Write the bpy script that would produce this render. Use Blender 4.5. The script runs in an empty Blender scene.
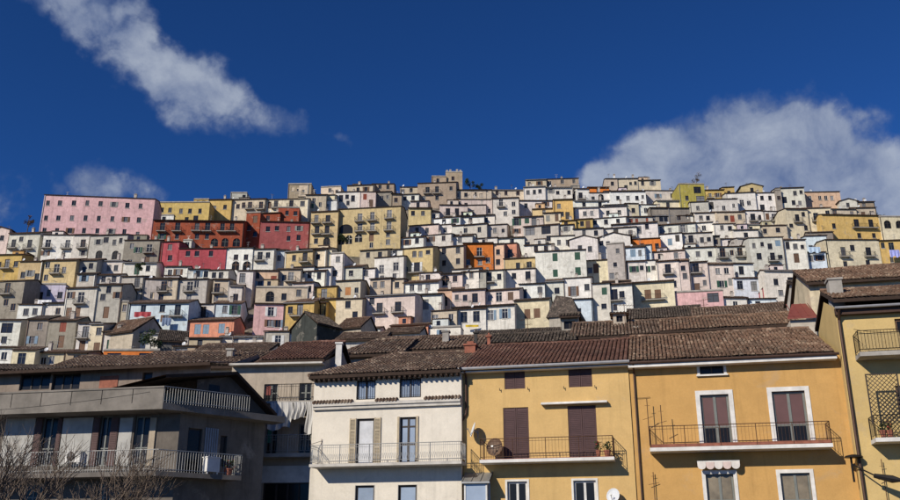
import bpy, math, random, re
from mathutils import Vector, Matrix
random.seed(7)
R = math.radians
SC = bpy.context.scene
COL = SC.collection

# ------------------------------------------------------------------ camera, world, sun, exposure
PITCH = R(19.0); FPX = 900.0; CAMZ = 1.6
cam_d = bpy.data.cameras.new('camera'); cam = bpy.data.objects.new('camera', cam_d); COL.objects.link(cam)
cam_d.sensor_width = 36.0; cam_d.lens = 36.0; cam_d.clip_start = 0.1; cam_d.clip_end = 6000
cam.location = (0, 0, CAMZ); cam.rotation_euler = (R(90) + PITCH, 0, 0)
SC.camera = cam

SUN_AZ = 43.0      # degrees to the left of straight behind the camera
SUN_EL = 29.0
to_sun = Vector((-math.sin(R(SUN_AZ)) * math.cos(R(SUN_EL)), -math.cos(R(SUN_AZ)) * math.cos(R(SUN_EL)), math.sin(R(SUN_EL))))
sd = bpy.data.lights.new('sun', 'SUN'); sd.energy = 4.9; sd.angle = R(0.5); sd.color = (1.0, 0.915, 0.78)
sun = bpy.data.objects.new('sun', sd); COL.objects.link(sun)
sun.rotation_euler = (-to_sun).to_track_quat('-Z', 'Y').to_euler()
sun.location = (-60, -60, 80)

SC.view_settings.view_transform = 'Standard'; SC.view_settings.look = 'None'
SC.view_settings.exposure = -0.08; SC.view_settings.gamma = 1.0; SC.view_settings.use_curve_mapping = False
SC.render.engine = 'CYCLES'
SC.cycles.max_bounces = 5; SC.cycles.diffuse_bounces = 3; SC.cycles.glossy_bounces = 2
SC.cycles.transmission_bounces = 3; SC.cycles.transparent_max_bounces = 6
SC.cycles.use_denoising = True
try: SC.cycles.denoiser = 'OPENIMAGEDENOISE'
except Exception: pass

def ray(x, y):
    """photo pixel (900x500) -> direction scaled so that its Y is 1"""
    u = (x - 450.0) / FPX; v = (250.0 - y) / FPX
    yy = math.cos(PITCH) - v * math.sin(PITCH); zz = math.sin(PITCH) + v * math.cos(PITCH)
    return Vector((u / yy, 1.0, zz / yy))

class NT:
    """tiny helper to wire shader nodes"""
    def __init__(s, tree): s.t = tree; s.n = tree.nodes; s.l = tree.links
    def node(s, typ, **kw):
        n = s.n.new(typ)
        for k, v in kw.items(): setattr(n, k, v)
        return n
    def put(s, sock, v):
        if v is None: return
        if isinstance(v, bpy.types.NodeSocket): s.l.new(v, sock)
        else: sock.default_value = v
    def math(s, op, a, b=None, c=None, clamp=False):
        n = s.node('ShaderNodeMath', operation=op, use_clamp=clamp)
        for i, v in enumerate((a, b, c)): s.put(n.inputs[i], v)
        return n.outputs[0]
    def vmath(s, op, a, b=None):
        n = s.node('ShaderNodeVectorMath', operation=op)
        s.put(n.inputs[0], a); s.put(n.inputs[1], b)
        return n.outputs['Value'] if op in ('DOT_PRODUCT', 'LENGTH') else n.outputs[0]
    def mix(s, f, a, b, blend='MIX'):
        n = s.node('ShaderNodeMix', data_type='RGBA', blend_type=blend)
        s.put(n.inputs[0], f); s.put(n.inputs[6], a); s.put(n.inputs[7], b)
        return n.outputs[2]
    def noise(s, vec, scale, detail=4.0, rough=0.55, dist=0.0):
        n = s.node('ShaderNodeTexNoise')
        s.put(n.inputs['Vector'], vec); n.inputs['Scale'].default_value = scale
        n.inputs['Detail'].default_value = detail; n.inputs['Roughness'].default_value = rough
        n.inputs['Distortion'].default_value = dist
        return n.outputs[0]
    def ramp(s, f, a, b, lo=0.0, hi=1.0, smooth=False):
        n = s.node('ShaderNodeMapRange', interpolation_type='SMOOTHSTEP' if smooth else 'LINEAR')
        s.put(n.inputs[0], f)
        for i, v in zip((1, 2, 3, 4), (a, b, lo, hi)): n.inputs[i].default_value = v
        return n.outputs[0]
    def mapping(s, vec, scale=(1, 1, 1), loc=(0, 0, 0)):
        n = s.node('ShaderNodeMapping'); s.put(n.inputs[0], vec)
        n.inputs['Scale'].default_value = scale; n.inputs['Location'].default_value = loc
        return n.outputs[0]

SKY_STRENGTH = 0.1
world = bpy.data.worlds.new('World'); SC.world = world; world.use_nodes = True
def build_world():
    T = NT(world.node_tree); T.n.clear()
    out = T.node('ShaderNodeOutputWorld'); bg = T.node('ShaderNodeBackground')
    bg.inputs[1].default_value = SKY_STRENGTH
    sky = T.node('ShaderNodeTexSky', sky_type='NISHITA', sun_disc=False)
    sky.sun_elevation = R(SUN_EL)
    sky.sun_rotation = math.atan2(to_sun.x, to_sun.y)
    sky.altitude = 3500; sky.air_density = 1.0; sky.dust_density = 0.0; sky.ozone_density = 3.0
    gm = T.node('ShaderNodeGamma'); T.l.new(sky.outputs[0], gm.inputs[0]); gm.inputs[1].default_value = 1.15
    deep = T.mix(1.0, gm.outputs[0], (0.20, 0.48, 0.81, 1), 'MULTIPLY')   # polarised, deep winter blue
    g = T.node('ShaderNodeTexCoord'); d = T.vmath('NORMALIZE', g.outputs['Generated'])
    # clouds: soft ellipses on the celestial sphere, broken up by fractal noise
    blobs = [  # px x, px y, half length, half width (px), tilt in degrees, weight
        (95, 14, 115, 40, -26, 0.75), (190, 84, 100, 46, -24, 0.85), (250, 116, 75, 26, -14, 0.55), (338, 137, 22, 10, -10, 0.30),
        (735, 170, 150, 76, 2, 1.3), (650, 166, 95, 52, 20, 1.1), (612, 172, 62, 30, 16, 0.9), (840, 190, 110, 74, -22, 1.1), (930, 230, 150, 70, -24, 0.9),
        (115, 188, 85, 26, 0, 0.58), (8, 180, 60, 26, 10, 0.45), (-120, 190, 140, 40, 0, 0.6)]
    field = None
    warp = T.node('ShaderNodeTexNoise'); T.put(warp.inputs['Vector'], d); warp.inputs['Scale'].default_value = 14; warp.inputs['Detail'].default_value = 5
    dw = T.vmath('ADD', d, T.vmath('MULTIPLY', T.vmath('SUBTRACT', warp.outputs['Color'], (0.5, 0.5, 0.5)), (0.055, 0.055, 0.055)))
    for (px, py, a, b, tilt, w) in blobs:
        c = ray(px, py).normalized(); rt = c.cross(Vector((0, 0, 1))).normalized(); up = rt.cross(c).normalized()
        ex = rt * math.cos(R(tilt)) + up * math.sin(R(tilt)); ey = up * math.cos(R(tilt)) - rt * math.sin(R(tilt))
        k = FPX * 0.96
        qx = T.vmath('DOT_PRODUCT', dw, tuple(ex * (k / a))); qx = T.math('SUBTRACT', qx, c.dot(ex) * k / a)
        qy = T.vmath('DOT_PRODUCT', dw, tuple(ey * (k / b))); qy = T.math('SUBTRACT', qy, c.dot(ey) * k / b)
        r2 = T.math('ADD', T.math('MULTIPLY', qx, qx), T.math('MULTIPLY', qy, qy))
        front = T.math('GREATER_THAN', T.vmath('DOT_PRODUCT', d, tuple(c)), 0.0)
        f = T.math('MULTIPLY', T.math('MULTIPLY', T.math('SUBTRACT', 1.0, r2), w), front)
        f = T.math('MAXIMUM', f, 0.0)
        field = f if field is None else T.math('MAXIMUM', field, f)
    n1 = T.noise(d, 9.0, 9.0, 0.62, 0.3); n2 = T.noise(d, 30.0, 8.0, 0.6, 0.2)
    n4 = T.noise(d, 17.0, 6.0, 0.5, 0.0)
    puff = T.math('SUBTRACT', T.math('ABSOLUTE', T.math('SUBTRACT', T.math('MULTIPLY', n4, 2.0), 1.0)), 0.22)
    tex = T.math('ADD', T.math('MULTIPLY', T.math('SUBTRACT', n1, 0.5), 1.1), T.math('MULTIPLY', T.math('SUBTRACT', n2, 0.5), 0.7))
    tex = T.math('ADD', tex, T.math('MULTIPLY', puff, 0.75))
    gate = T.ramp(field, 0.0, 0.12, 0.0, 1.0, True)
    dens = T.ramp(T.math('ADD', field, tex), 0.16, 0.72, 0.0, 1.0, True)
    alpha = T.math('MULTIPLY', T.math('MULTIPLY', dens, gate), 0.88)
    n3 = T.math('ADD', T.math('MULTIPLY', T.noise(d, 15.0, 8.0, 0.62, 0.3), 0.75), T.math('MULTIPLY', dens, 0.16))
    k = 1.0 / SKY_STRENGTH
    ccol = T.mix(T.ramp(n3, 0.40, 0.66, 0, 1), (0.14 * k, 0.195 * k, 0.35 * k, 1), (0.42 * k, 0.475 * k, 0.58 * k, 1))
    T.l.new(T.mix(alpha, deep, ccol), bg.inputs[0])
    T.l.new(bg.outputs[0], out.inputs[0])
build_world()

# ------------------------------------------------------------------ materials
MATS = {}
def new_mat(name):
    m = bpy.data.materials.new(name); m.use_nodes = True
    T = NT(m.node_tree); b = T.n['Principled BSDF']
    MATS[name] = m
    return m, T, b
def bump(T, b, h, strength, dist=0.02):
    n = T.node('ShaderNodeBump'); n.inputs['Strength'].default_value = strength; n.inputs['Distance'].default_value = dist
    T.put(n.inputs['Height'], h); T.l.new(n.outputs[0], b.inputs['Normal'])

def plaster_mat(name, wear, fine):
    m, T, b = new_mat(name)
    oi = T.node('ShaderNodeObjectInfo'); geo = T.node('ShaderNodeNewGeometry')
    off = T.node('ShaderNodeCombineXYZ'); T.put(off.inputs[0], T.math('MULTIPLY', oi.outputs['Random'], 300.0)); T.put(off.inputs[2], T.math('MULTIPLY', oi.outputs['Random'], 90.0))
    p = T.vmath('ADD', geo.outputs['Position'], off.outputs[0])
    big = T.noise(p, 0.22, 5, 0.6); mid = T.noise(p, 1.3, 6, 0.65, 0.4); small = T.noise(p, 9.0 * fine, 5, 0.6)
    streak = T.noise(T.mapping(p, (1.7, 1.7, 0.10)), 1.6, 6, 0.65)
    f1 = T.ramp(big, 0.35, 0.68, 1.0 - 0.15 * wear, 1.0 + 0.08 * wear)
    f2 = T.ramp(mid, 0.32, 0.68, 1.0 - 0.22 * wear, 1.0 + 0.10 * wear)
    f3 = T.ramp(streak, 0.53, 0.78, 1.0, 1.0 - 0.45 * wear)
    f4 = T.ramp(small, 0.3, 0.7, 0.95, 1.04)
    f = T.math('MULTIPLY', T.math('MULTIPLY', f1, f2), T.math('MULTIPLY', f3, f4))
    sc = T.vmath('SCALE', oi.outputs['Color'])
    n = sc.node; T.put(n.inputs['Scale'], f)
    # flaked patches where the grey render underneath shows
    patch = T.ramp(T.noise(p, 0.55, 7, 0.7, 0.6), 0.58, 0.66, 0.0, 0.5 * wear)
    col = T.mix(patch, sc, (0.34, 0.30, 0.25, 1))
    T.l.new(col, b.inputs['Base Color']); b.inputs['Roughness'].default_value = 0.92
    b.inputs['Specular IOR Level'].default_value = 0.15
    bump(T, b, T.math('ADD', small, mid), 0.25, 0.03)
    return m
plaster_mat('plaster_old', 1.0, 0.5)
plaster_mat('plaster_clean', 0.40, 1.4)

def tile_mat(name, c1, c2, c3, lich):
    m, T, b = new_mat(name)
    geo = T.node('ShaderNodeNewGeometry'); p = geo.outputs['Position']
    cell = T.node('ShaderNodeTexVoronoi'); T.put(cell.inputs['Vector'], T.mapping(p, (4.6, 4.6, 2.0))); cell.inputs['Scale'].default_value = 1.0
    sep = T.node('ShaderNodeSeparateColor'); T.l.new(cell.outputs['Color'], sep.inputs[0])
    a = T.mix(sep.outputs[0], c1, c2); a = T.mix(T.ramp(sep.outputs[1], 0.75, 1.0), a, c3)
    l = T.ramp(T.noise(p, 1.1, 6, 0.7, 0.5), 0.52, 0.68, 0.0, lich)
    a = T.mix(l, a, (0.17, 0.155, 0.12, 1))
    g = T.ramp(T.noise(p, 0.35, 4, 0.6), 0.35, 0.7, 0.7, 1.12)
    sc = T.vmath('SCALE', a); T.put(sc.node.inputs['Scale'], g)
    T.l.new(sc, b.inputs['Base Color']); b.inputs['Roughness'].default_value = 0.9; b.inputs['Specular IOR Level'].default_value = 0.2
    bump(T, b, T.noise(p, 14, 4), 0.3, 0.02)
tile_mat('tile_old', (0.10, 0.068, 0.05, 1), (0.22, 0.145, 0.105, 1), (0.40, 0.31, 0.23, 1), 0.5)
tile_mat('tile_red', (0.13, 0.066, 0.048, 1), (0.185, 0.096, 0.07, 1), (0.26, 0.15, 0.115, 1), 0.25)
tile_mat('tile_warm', (0.13, 0.08, 0.055, 1), (0.27, 0.165, 0.11, 1), (0.42, 0.31, 0.22, 1), 0.45)
tile_mat('tile_dark', (0.06, 0.05, 0.042, 1), (0.13, 0.10, 0.08, 1), (0.24, 0.19, 0.15, 1), 0.4)

def plain(name, col, rough=0.7, metal=0.0, var=0.2, scale=3.0, spec=0.3, use_obj=False):
    m, T, b = new_mat(name)
    geo = T.node('ShaderNodeNewGeometry')
    n = T.noise(geo.outputs['Position'], scale, 5, 0.65)
    f = T.ramp(n, 0.3, 0.7, 1.0 - var, 1.0 + var * 0.5)
    if use_obj:
        oi = T.node('ShaderNodeObjectInfo'); src = oi.outputs['Color']
    else: src = (*col, 1)[:3]
    sc = T.vmath('SCALE', src); T.put(sc.node.inputs['Scale'], f)
    T.l.new(sc, b.inputs['Base Color']); b.inputs['Roughness'].default_value = rough
    b.inputs['Metallic'].default_value = metal; b.inputs['Specular IOR Level'].default_value = spec
    return m
plain('glass', (0.014, 0.014, 0.015), 0.2, 0, 0.3, 0.8, 0.22)
def far_glass():
    m, T, b = new_mat('glass_far')
    oi = T.node('ShaderNodeObjectInfo')
    c = T.mix(T.ramp(oi.outputs['Random'], 0.62, 0.98), (0.016, 0.017, 0.02, 1), (0.20, 0.20, 0.20, 1))
    T.l.new(c, b.inputs['Base Color']); b.inputs['Roughness'].default_value = 0.15
far_glass()
plain('glass_pale', (0.30, 0.36, 0.45), 0.15, 0, 0.25, 0.6, 0.5)
plain('curtain', (0.55, 0.56, 0.58), 0.8, 0, 0.2, 2.5)
plain('frame_dark', (0.045, 0.035, 0.03), 0.6)
plain('frame_white', (0.62, 0.61, 0.58), 0.6)
plain('frame_grey', (0.17, 0.18, 0.165), 0.55)
plain('frame_wood', (0.22, 0.12, 0.065), 0.65)
plain('paint', (1, 1, 1), 0.65, 0, 0.22, 2.0, 0.3, True)
plain('stone_sill', (0.52, 0.49, 0.44), 0.85, 0, 0.25, 2.0)
plain('concrete', (0.36, 0.335, 0.30), 0.92, 0, 0.35, 1.2)
plain('concrete_dark', (0.17, 0.15, 0.13), 0.92, 0, 0.35, 1.2)
plain('white_stone', (0.68, 0.66, 0.62), 0.8, 0, 0.25, 1.8)
plain('iron', (0.022, 0.02, 0.02), 0.5, 0.5)
plain('rust_iron', (0.10, 0.05, 0.03), 0.7, 0.2, 0.5, 9)
plain('grey_metal', (0.32, 0.32, 0.31), 0.45, 0.5)
plain('copper_pipe', (0.075, 0.042, 0.03), 0.55, 0.3)
plain('gutter_pale', (0.36, 0.36, 0.37), 0.4, 0.4)
plain('soffit', (0.045, 0.028, 0.02), 0.9, 0, 0.3, 4)
plain('channel', (0.05, 0.035, 0.028), 0.95, 0, 0.3, 4)
plain('terracotta', (0.30, 0.11, 0.07), 0.85, 0, 0.4, 3)
plain('bark', (0.10, 0.085, 0.07), 0.95, 0, 0.4, 12)
plain('twig', (0.19, 0.145, 0.11), 0.95, 0, 0.4, 6)
plain('leaf', (0.05, 0.075, 0.025), 0.8, 0, 0.5, 2)
plain('leaf_dry', (0.16, 0.10, 0.045), 0.8, 0, 0.5, 2)
plain('linen', (0.50, 0.49, 0.47), 0.9, 0, 0.1, 2)
plain('dish_white', (0.60, 0.62, 0.64), 0.5)
plain('dish_brown', (0.13, 0.075, 0.045), 0.6, 0, 0.4, 5)
plain('asphalt', (0.05, 0.05, 0.052), 0.95, 0, 0.3, 5)
plain('reed', (0.42, 0.32, 0.16), 0.9, 0, 0.3, 20)
plain('red_sheet', (0.22, 0.06, 0.045), 0.6, 0, 0.25, 3)
plain('slate', (0.12, 0.14, 0.155), 0.7, 0, 0.25, 3)
def terrain_mat():
    m, T, b = new_mat('hill_earth')
    geo = T.node('ShaderNodeNewGeometry'); p = geo.outputs['Position']
    a = T.mix(T.ramp(T.noise(p, 0.25, 6, 0.7, 0.5), 0.4, 0.62), (0.12, 0.10, 0.08, 1), (0.22, 0.195, 0.16, 1))
    a = T.mix(T.ramp(T.noise(p, 0.6, 6, 0.7), 0.52, 0.6), a, (0.035, 0.04, 0.018, 1))
    T.l.new(a, b.inputs['Base Color']); b.inputs['Roughness'].default_value = 0.98
    bump(T, b, T.noise(p, 1.4, 6, 0.7), 0.6, 0.4)
terrain_mat()

# ------------------------------------------------------------------ mesh helpers
class MB:
    def __init__(s): s.v = []; s.f = []; s.m = []
    def quad(s, a, b, c, d, m=0):
        i = len(s.v); s.v += [tuple(a), tuple(b), tuple(c), tuple(d)]; s.f.append((i, i + 1, i + 2, i + 3)); s.m.append(m)
    def poly(s, pts, m=0):
        i = len(s.v); s.v += [tuple(p) for p in pts]; s.f.append(tuple(range(i, i + len(pts)))); s.m.append(m)
    def box(s, x0, x1, y0, y1, z0, z1, m=0):
        i = len(s.v)
        s.v += [(x0, y0, z0), (x1, y0, z0), (x1, y1, z0), (x0, y1, z0), (x0, y0, z1), (x1, y0, z1), (x1, y1, z1), (x0, y1, z1)]
        for f in ((0, 3, 2, 1), (4, 5, 6, 7), (0, 1, 5, 4), (1, 2, 6, 5), (2, 3, 7, 6), (3, 0, 4, 7)):
            s.f.append(tuple(i + k for k in f)); s.m.append(m)
    def bar(s, p, q, r, n=5, m=0, r2=None):
        p = Vector(p); q = Vector(q); d = (q - p)
        if d.length < 1e-6: return
        d.normalize(); a = d.orthogonal().normalized(); b = d.cross(a); r2 = r if r2 is None else r2
        i = len(s.v)
        for k in range(n):
            w = a * math.cos(2 * math.pi * k / n) + b * math.sin(2 * math.pi * k / n)
            s.v.append(tuple(p + w * r)); s.v.append(tuple(q + w * r2))
        for k in range(n):
            j = (k + 1) % n
            s.f.append((i + 2 * k, i + 2 * j, i + 2 * j + 1, i + 2 * k + 1)); s.m.append(m)
        s.f.append(tuple(i + 2 * k for k in reversed(range(n)))); s.m.append(m)
        s.f.append(tuple(i + 2 * k + 1 for k in range(n))); s.m.append(m)
    def mesh(s, name, mats):
        me = bpy.data.meshes.new(name); me.from_pydata(s.v, [], s.f)
        for mm in mats: me.materials.append(MATS[mm])
        if len(mats) > 1: me.polygons.foreach_set('material_index', s.m)
        me.update()
        return me
    def build(s, name, mats, parent=None, color=None, kind=None, loc=None):
        return link(name, s.mesh(name, mats if isinstance(mats, (list, tuple)) else [mats]), parent, color, kind, loc)
def link(name, me, parent=None, color=None, kind=None, loc=None):
    o = bpy.data.objects.new(name, me); COL.objects.link(o)
    if parent is not None: o.parent = parent
    if color is not None: o.color = (*color, 1)
    if kind: o['kind'] = kind
    if loc is not None: o.location = loc
    return o
def thing(name, label, cat, loc=(0, 0, 0), yaw=0.0, group=None):
    o = bpy.data.objects.new(name, None); COL.objects.link(o); o.empty_display_size = 0.5
    o.location = loc; o.rotation_euler = (0, 0, yaw); o['label'] = label; o['category'] = cat
    if group: o['group'] = group
    return o
def tag(o, label, cat, group=None):
    o['label'] = label; o['category'] = cat
    if group: o['group'] = group
    return o

def facade(mb, x0, x1, z0, z1, ops, rev=0.16, tf=None, m=0):
    """front wall in the plane y=0 with real openings and reveals; ops: (xa, xb, za, zb, arch)"""
    tf = tf or (lambda x, y, z: (x, y, z))
    xs = sorted({x0, x1, *[o[0] for o in ops], *[o[1] for o in ops]})
    zs = sorted({z0, z1, *[o[2] for o in ops], *[o[3] for o in ops]})
    for i in range(len(xs) - 1):
        for j in range(len(zs) - 1):
            cx = (xs[i] + xs[i + 1]) / 2; cz = (zs[j] + zs[j + 1]) / 2
            if any(o[0] < cx < o[1] and o[2] < cz < o[3] for o in ops): continue
            mb.quad(tf(xs[i], 0, zs[j]), tf(xs[i + 1], 0, zs[j]), tf(xs[i + 1], 0, zs[j + 1]), tf(xs[i], 0, zs[j + 1]), m)
    for o in ops:
        xa, xb, za, zb = o[:4]
        mb.quad(tf(xa, 0, za), tf(xa, rev, za), tf(xa, rev, zb), tf(xa, 0, zb), m)
        mb.quad(tf(xb, 0, za), tf(xb, 0, zb), tf(xb, rev, zb), tf(xb, rev, za), m)
        mb.quad(tf(xa, 0, za), tf(xb, 0, za), tf(xb, rev, za), tf(xa, rev, za), m)
        mb.quad(tf(xa, 0, zb), tf(xa, rev, zb), tf(xb, rev, zb), tf(xb, 0, zb), m)
        if len(o) > 4 and o[4]:
            r = (xb - xa) / 2; h = min(r, (zb - za) * 0.6); c = (xa + xb) / 2; N = 10
            pt = [(c - r * math.cos(math.pi * k / N), zb - h + (h - 0.01) * math.sin(math.pi * k / N)) for k in range(N + 1)]
            for k in range(N):
                (a, b), (e, f) = pt[k], pt[k + 1]
                mb.quad(tf(a, 0, b), tf(e, 0, f), tf(e, 0, zb), tf(a, 0, zb), m)
                mb.quad(tf(a, 0, b), tf(a, rev, b), tf(e, rev, f), tf(e, 0, f), m)

# ------------------------------------------------------------------ ground and hill
def base_z(Y):
    if Y < 56: return 0.0
    if Y < 150: return (Y - 56) * 34.0 / 94.0
    return 34.0 + (Y - 150) * 0.727
CREST = [(-400, 300), (-100, 255), (0, 246), (60, 240), (150, 238), (250, 216), (300, 206), (400, 196), (455, 190), (520, 200), (580, 199), (650, 194), (740, 200), (830, 214), (900, 232), (1000, 250), (1300, 300)]
def interp(tab, x):
    if x <= tab[0][0]: return tab[0][1]
    for (a, b), (c, d) in zip(tab, tab[1:]):
        if x <= c: return b + (d - b) * (x - a) / (c - a)
    return tab[-1][1]
def hit_hill(py):
    m = ray(450, py).z; Y = 60.0
    lo, hi = 56.0, 420.0
    # first point where the hill is above the ray
    y = lo
    while y < hi and base_z(y) < CAMZ + m * y: y += 0.25
    return y
def crest_Y(px): return hit_hill(interp(CREST, px))
def ground_z(X, Y):
    if Y < 56: return 0.0
    px = 450 + X / Y * 900 * 0.92
    yc = crest_Y(px) if False else CR(px)
    low = 2.4 * min(1.0, max(0.0, (Y - 110) / 30.0))      # the lanes lie below the visible feet of the houses
    if Y <= yc: return base_z(Y) - low
    return base_z(yc) + (Y - yc) * 0.06 - low
_cr = {}
def CR(px):
    k = int(round(px / 10.0))
    if k not in _cr: _cr[k] = crest_Y(k * 10.0)
    return _cr[k]
def build_ground():
    mb = MB(); us = [-1.6 + i * 0.04 for i in range(81)]
    ys = [30, 56] + [60 + 5 * i for i in range(54)] + [360, 420, 520, 800]
    rows = []
    for Y in ys:
        row = []
        for u in us:
            X = u * Y; row.append(len(mb.v)); mb.v.append((X, Y, ground_z(X, Y) - (0.02 if Y == 30 else 0.0)))
        rows.append(row)
    for j in range(len(ys) - 1):
        for i in range(len(us) - 1):
            mb.f.append((rows[j][i], rows[j][i + 1], rows[j + 1][i + 1], rows[j + 1][i])); mb.m.append(0)
    o = mb.build('hillside', 'hill_earth', kind='structure')
    g = MB(); g.quad((-3000, -3000, -0.05), (3000, -3000, -0.05), (3000, 3000, -0.05), (-3000, 3000, -0.05))
    g.build('ground', 'hill_earth', kind='structure')
    s = MB(); s.box(-70, 70, -40, 55.5, -0.04, 0.03); s.build('street', 'asphalt', kind='structure')
    k = MB(); k.box(-70, 70, 37.0, 38.4, 0.0, 0.14); k.build('pavement', 'concrete', kind='structure')
build_ground()

# ------------------------------------------------------------------ houses on the hill, traced from the photograph
PAL = {'w': ((.78, .74, .67), 'white'), 'x': ((.68, .64, .57), 'off-white'), 'l': ((.62, .69, .74), 'pale blue'), 'g': ((.49, .46, .405), 'grey'),
       'G': ((.29, .26, .22), 'stone grey'), 'b': ((.58, .49, .37), 'beige'), 'c': ((.72, .63, .45), 'cream'), 'y': ((.60, .42, .15), 'yellow'),
       'Y': ((.61, .47, .25), 'pale yellow'), 'o': ((.66, .20, .045), 'orange'), 'p': ((.72, .44, .44), 'pink'), 'k': ((.70, .58, .52), 'pale pink'),
       'r': ((.33, .085, .045), 'rust red'), 'm': ((.36, .10, .10), 'maroon'), 'M': ((.42, .085, .10), 'crimson'), 's': ((.70, .31, .20), 'salmon'),
       'e': ((.68, .45, .31), 'peach'), 'v': ((.42, .35, .09), 'olive yellow'), 't': ((.42, .33, .24), 'tan'), 'n': ((.55, .52, .62), 'lavender')}
SHUT = {'G': ((.03, .09, .06), 'green'), 'R': ((.26, .06, .035), 'red'), 'B': ((.20, .29, .38), 'blue'), 'N': ((.16, .085, .05), 'brown'), 'W': ((.66, .66, .64), 'white'), 'K': ((.05, .045, .04), 'dark'), 'O': ((.45, .19, .06), 'orange'), 'A': ((.27, .27, .25), 'grey')}
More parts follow.
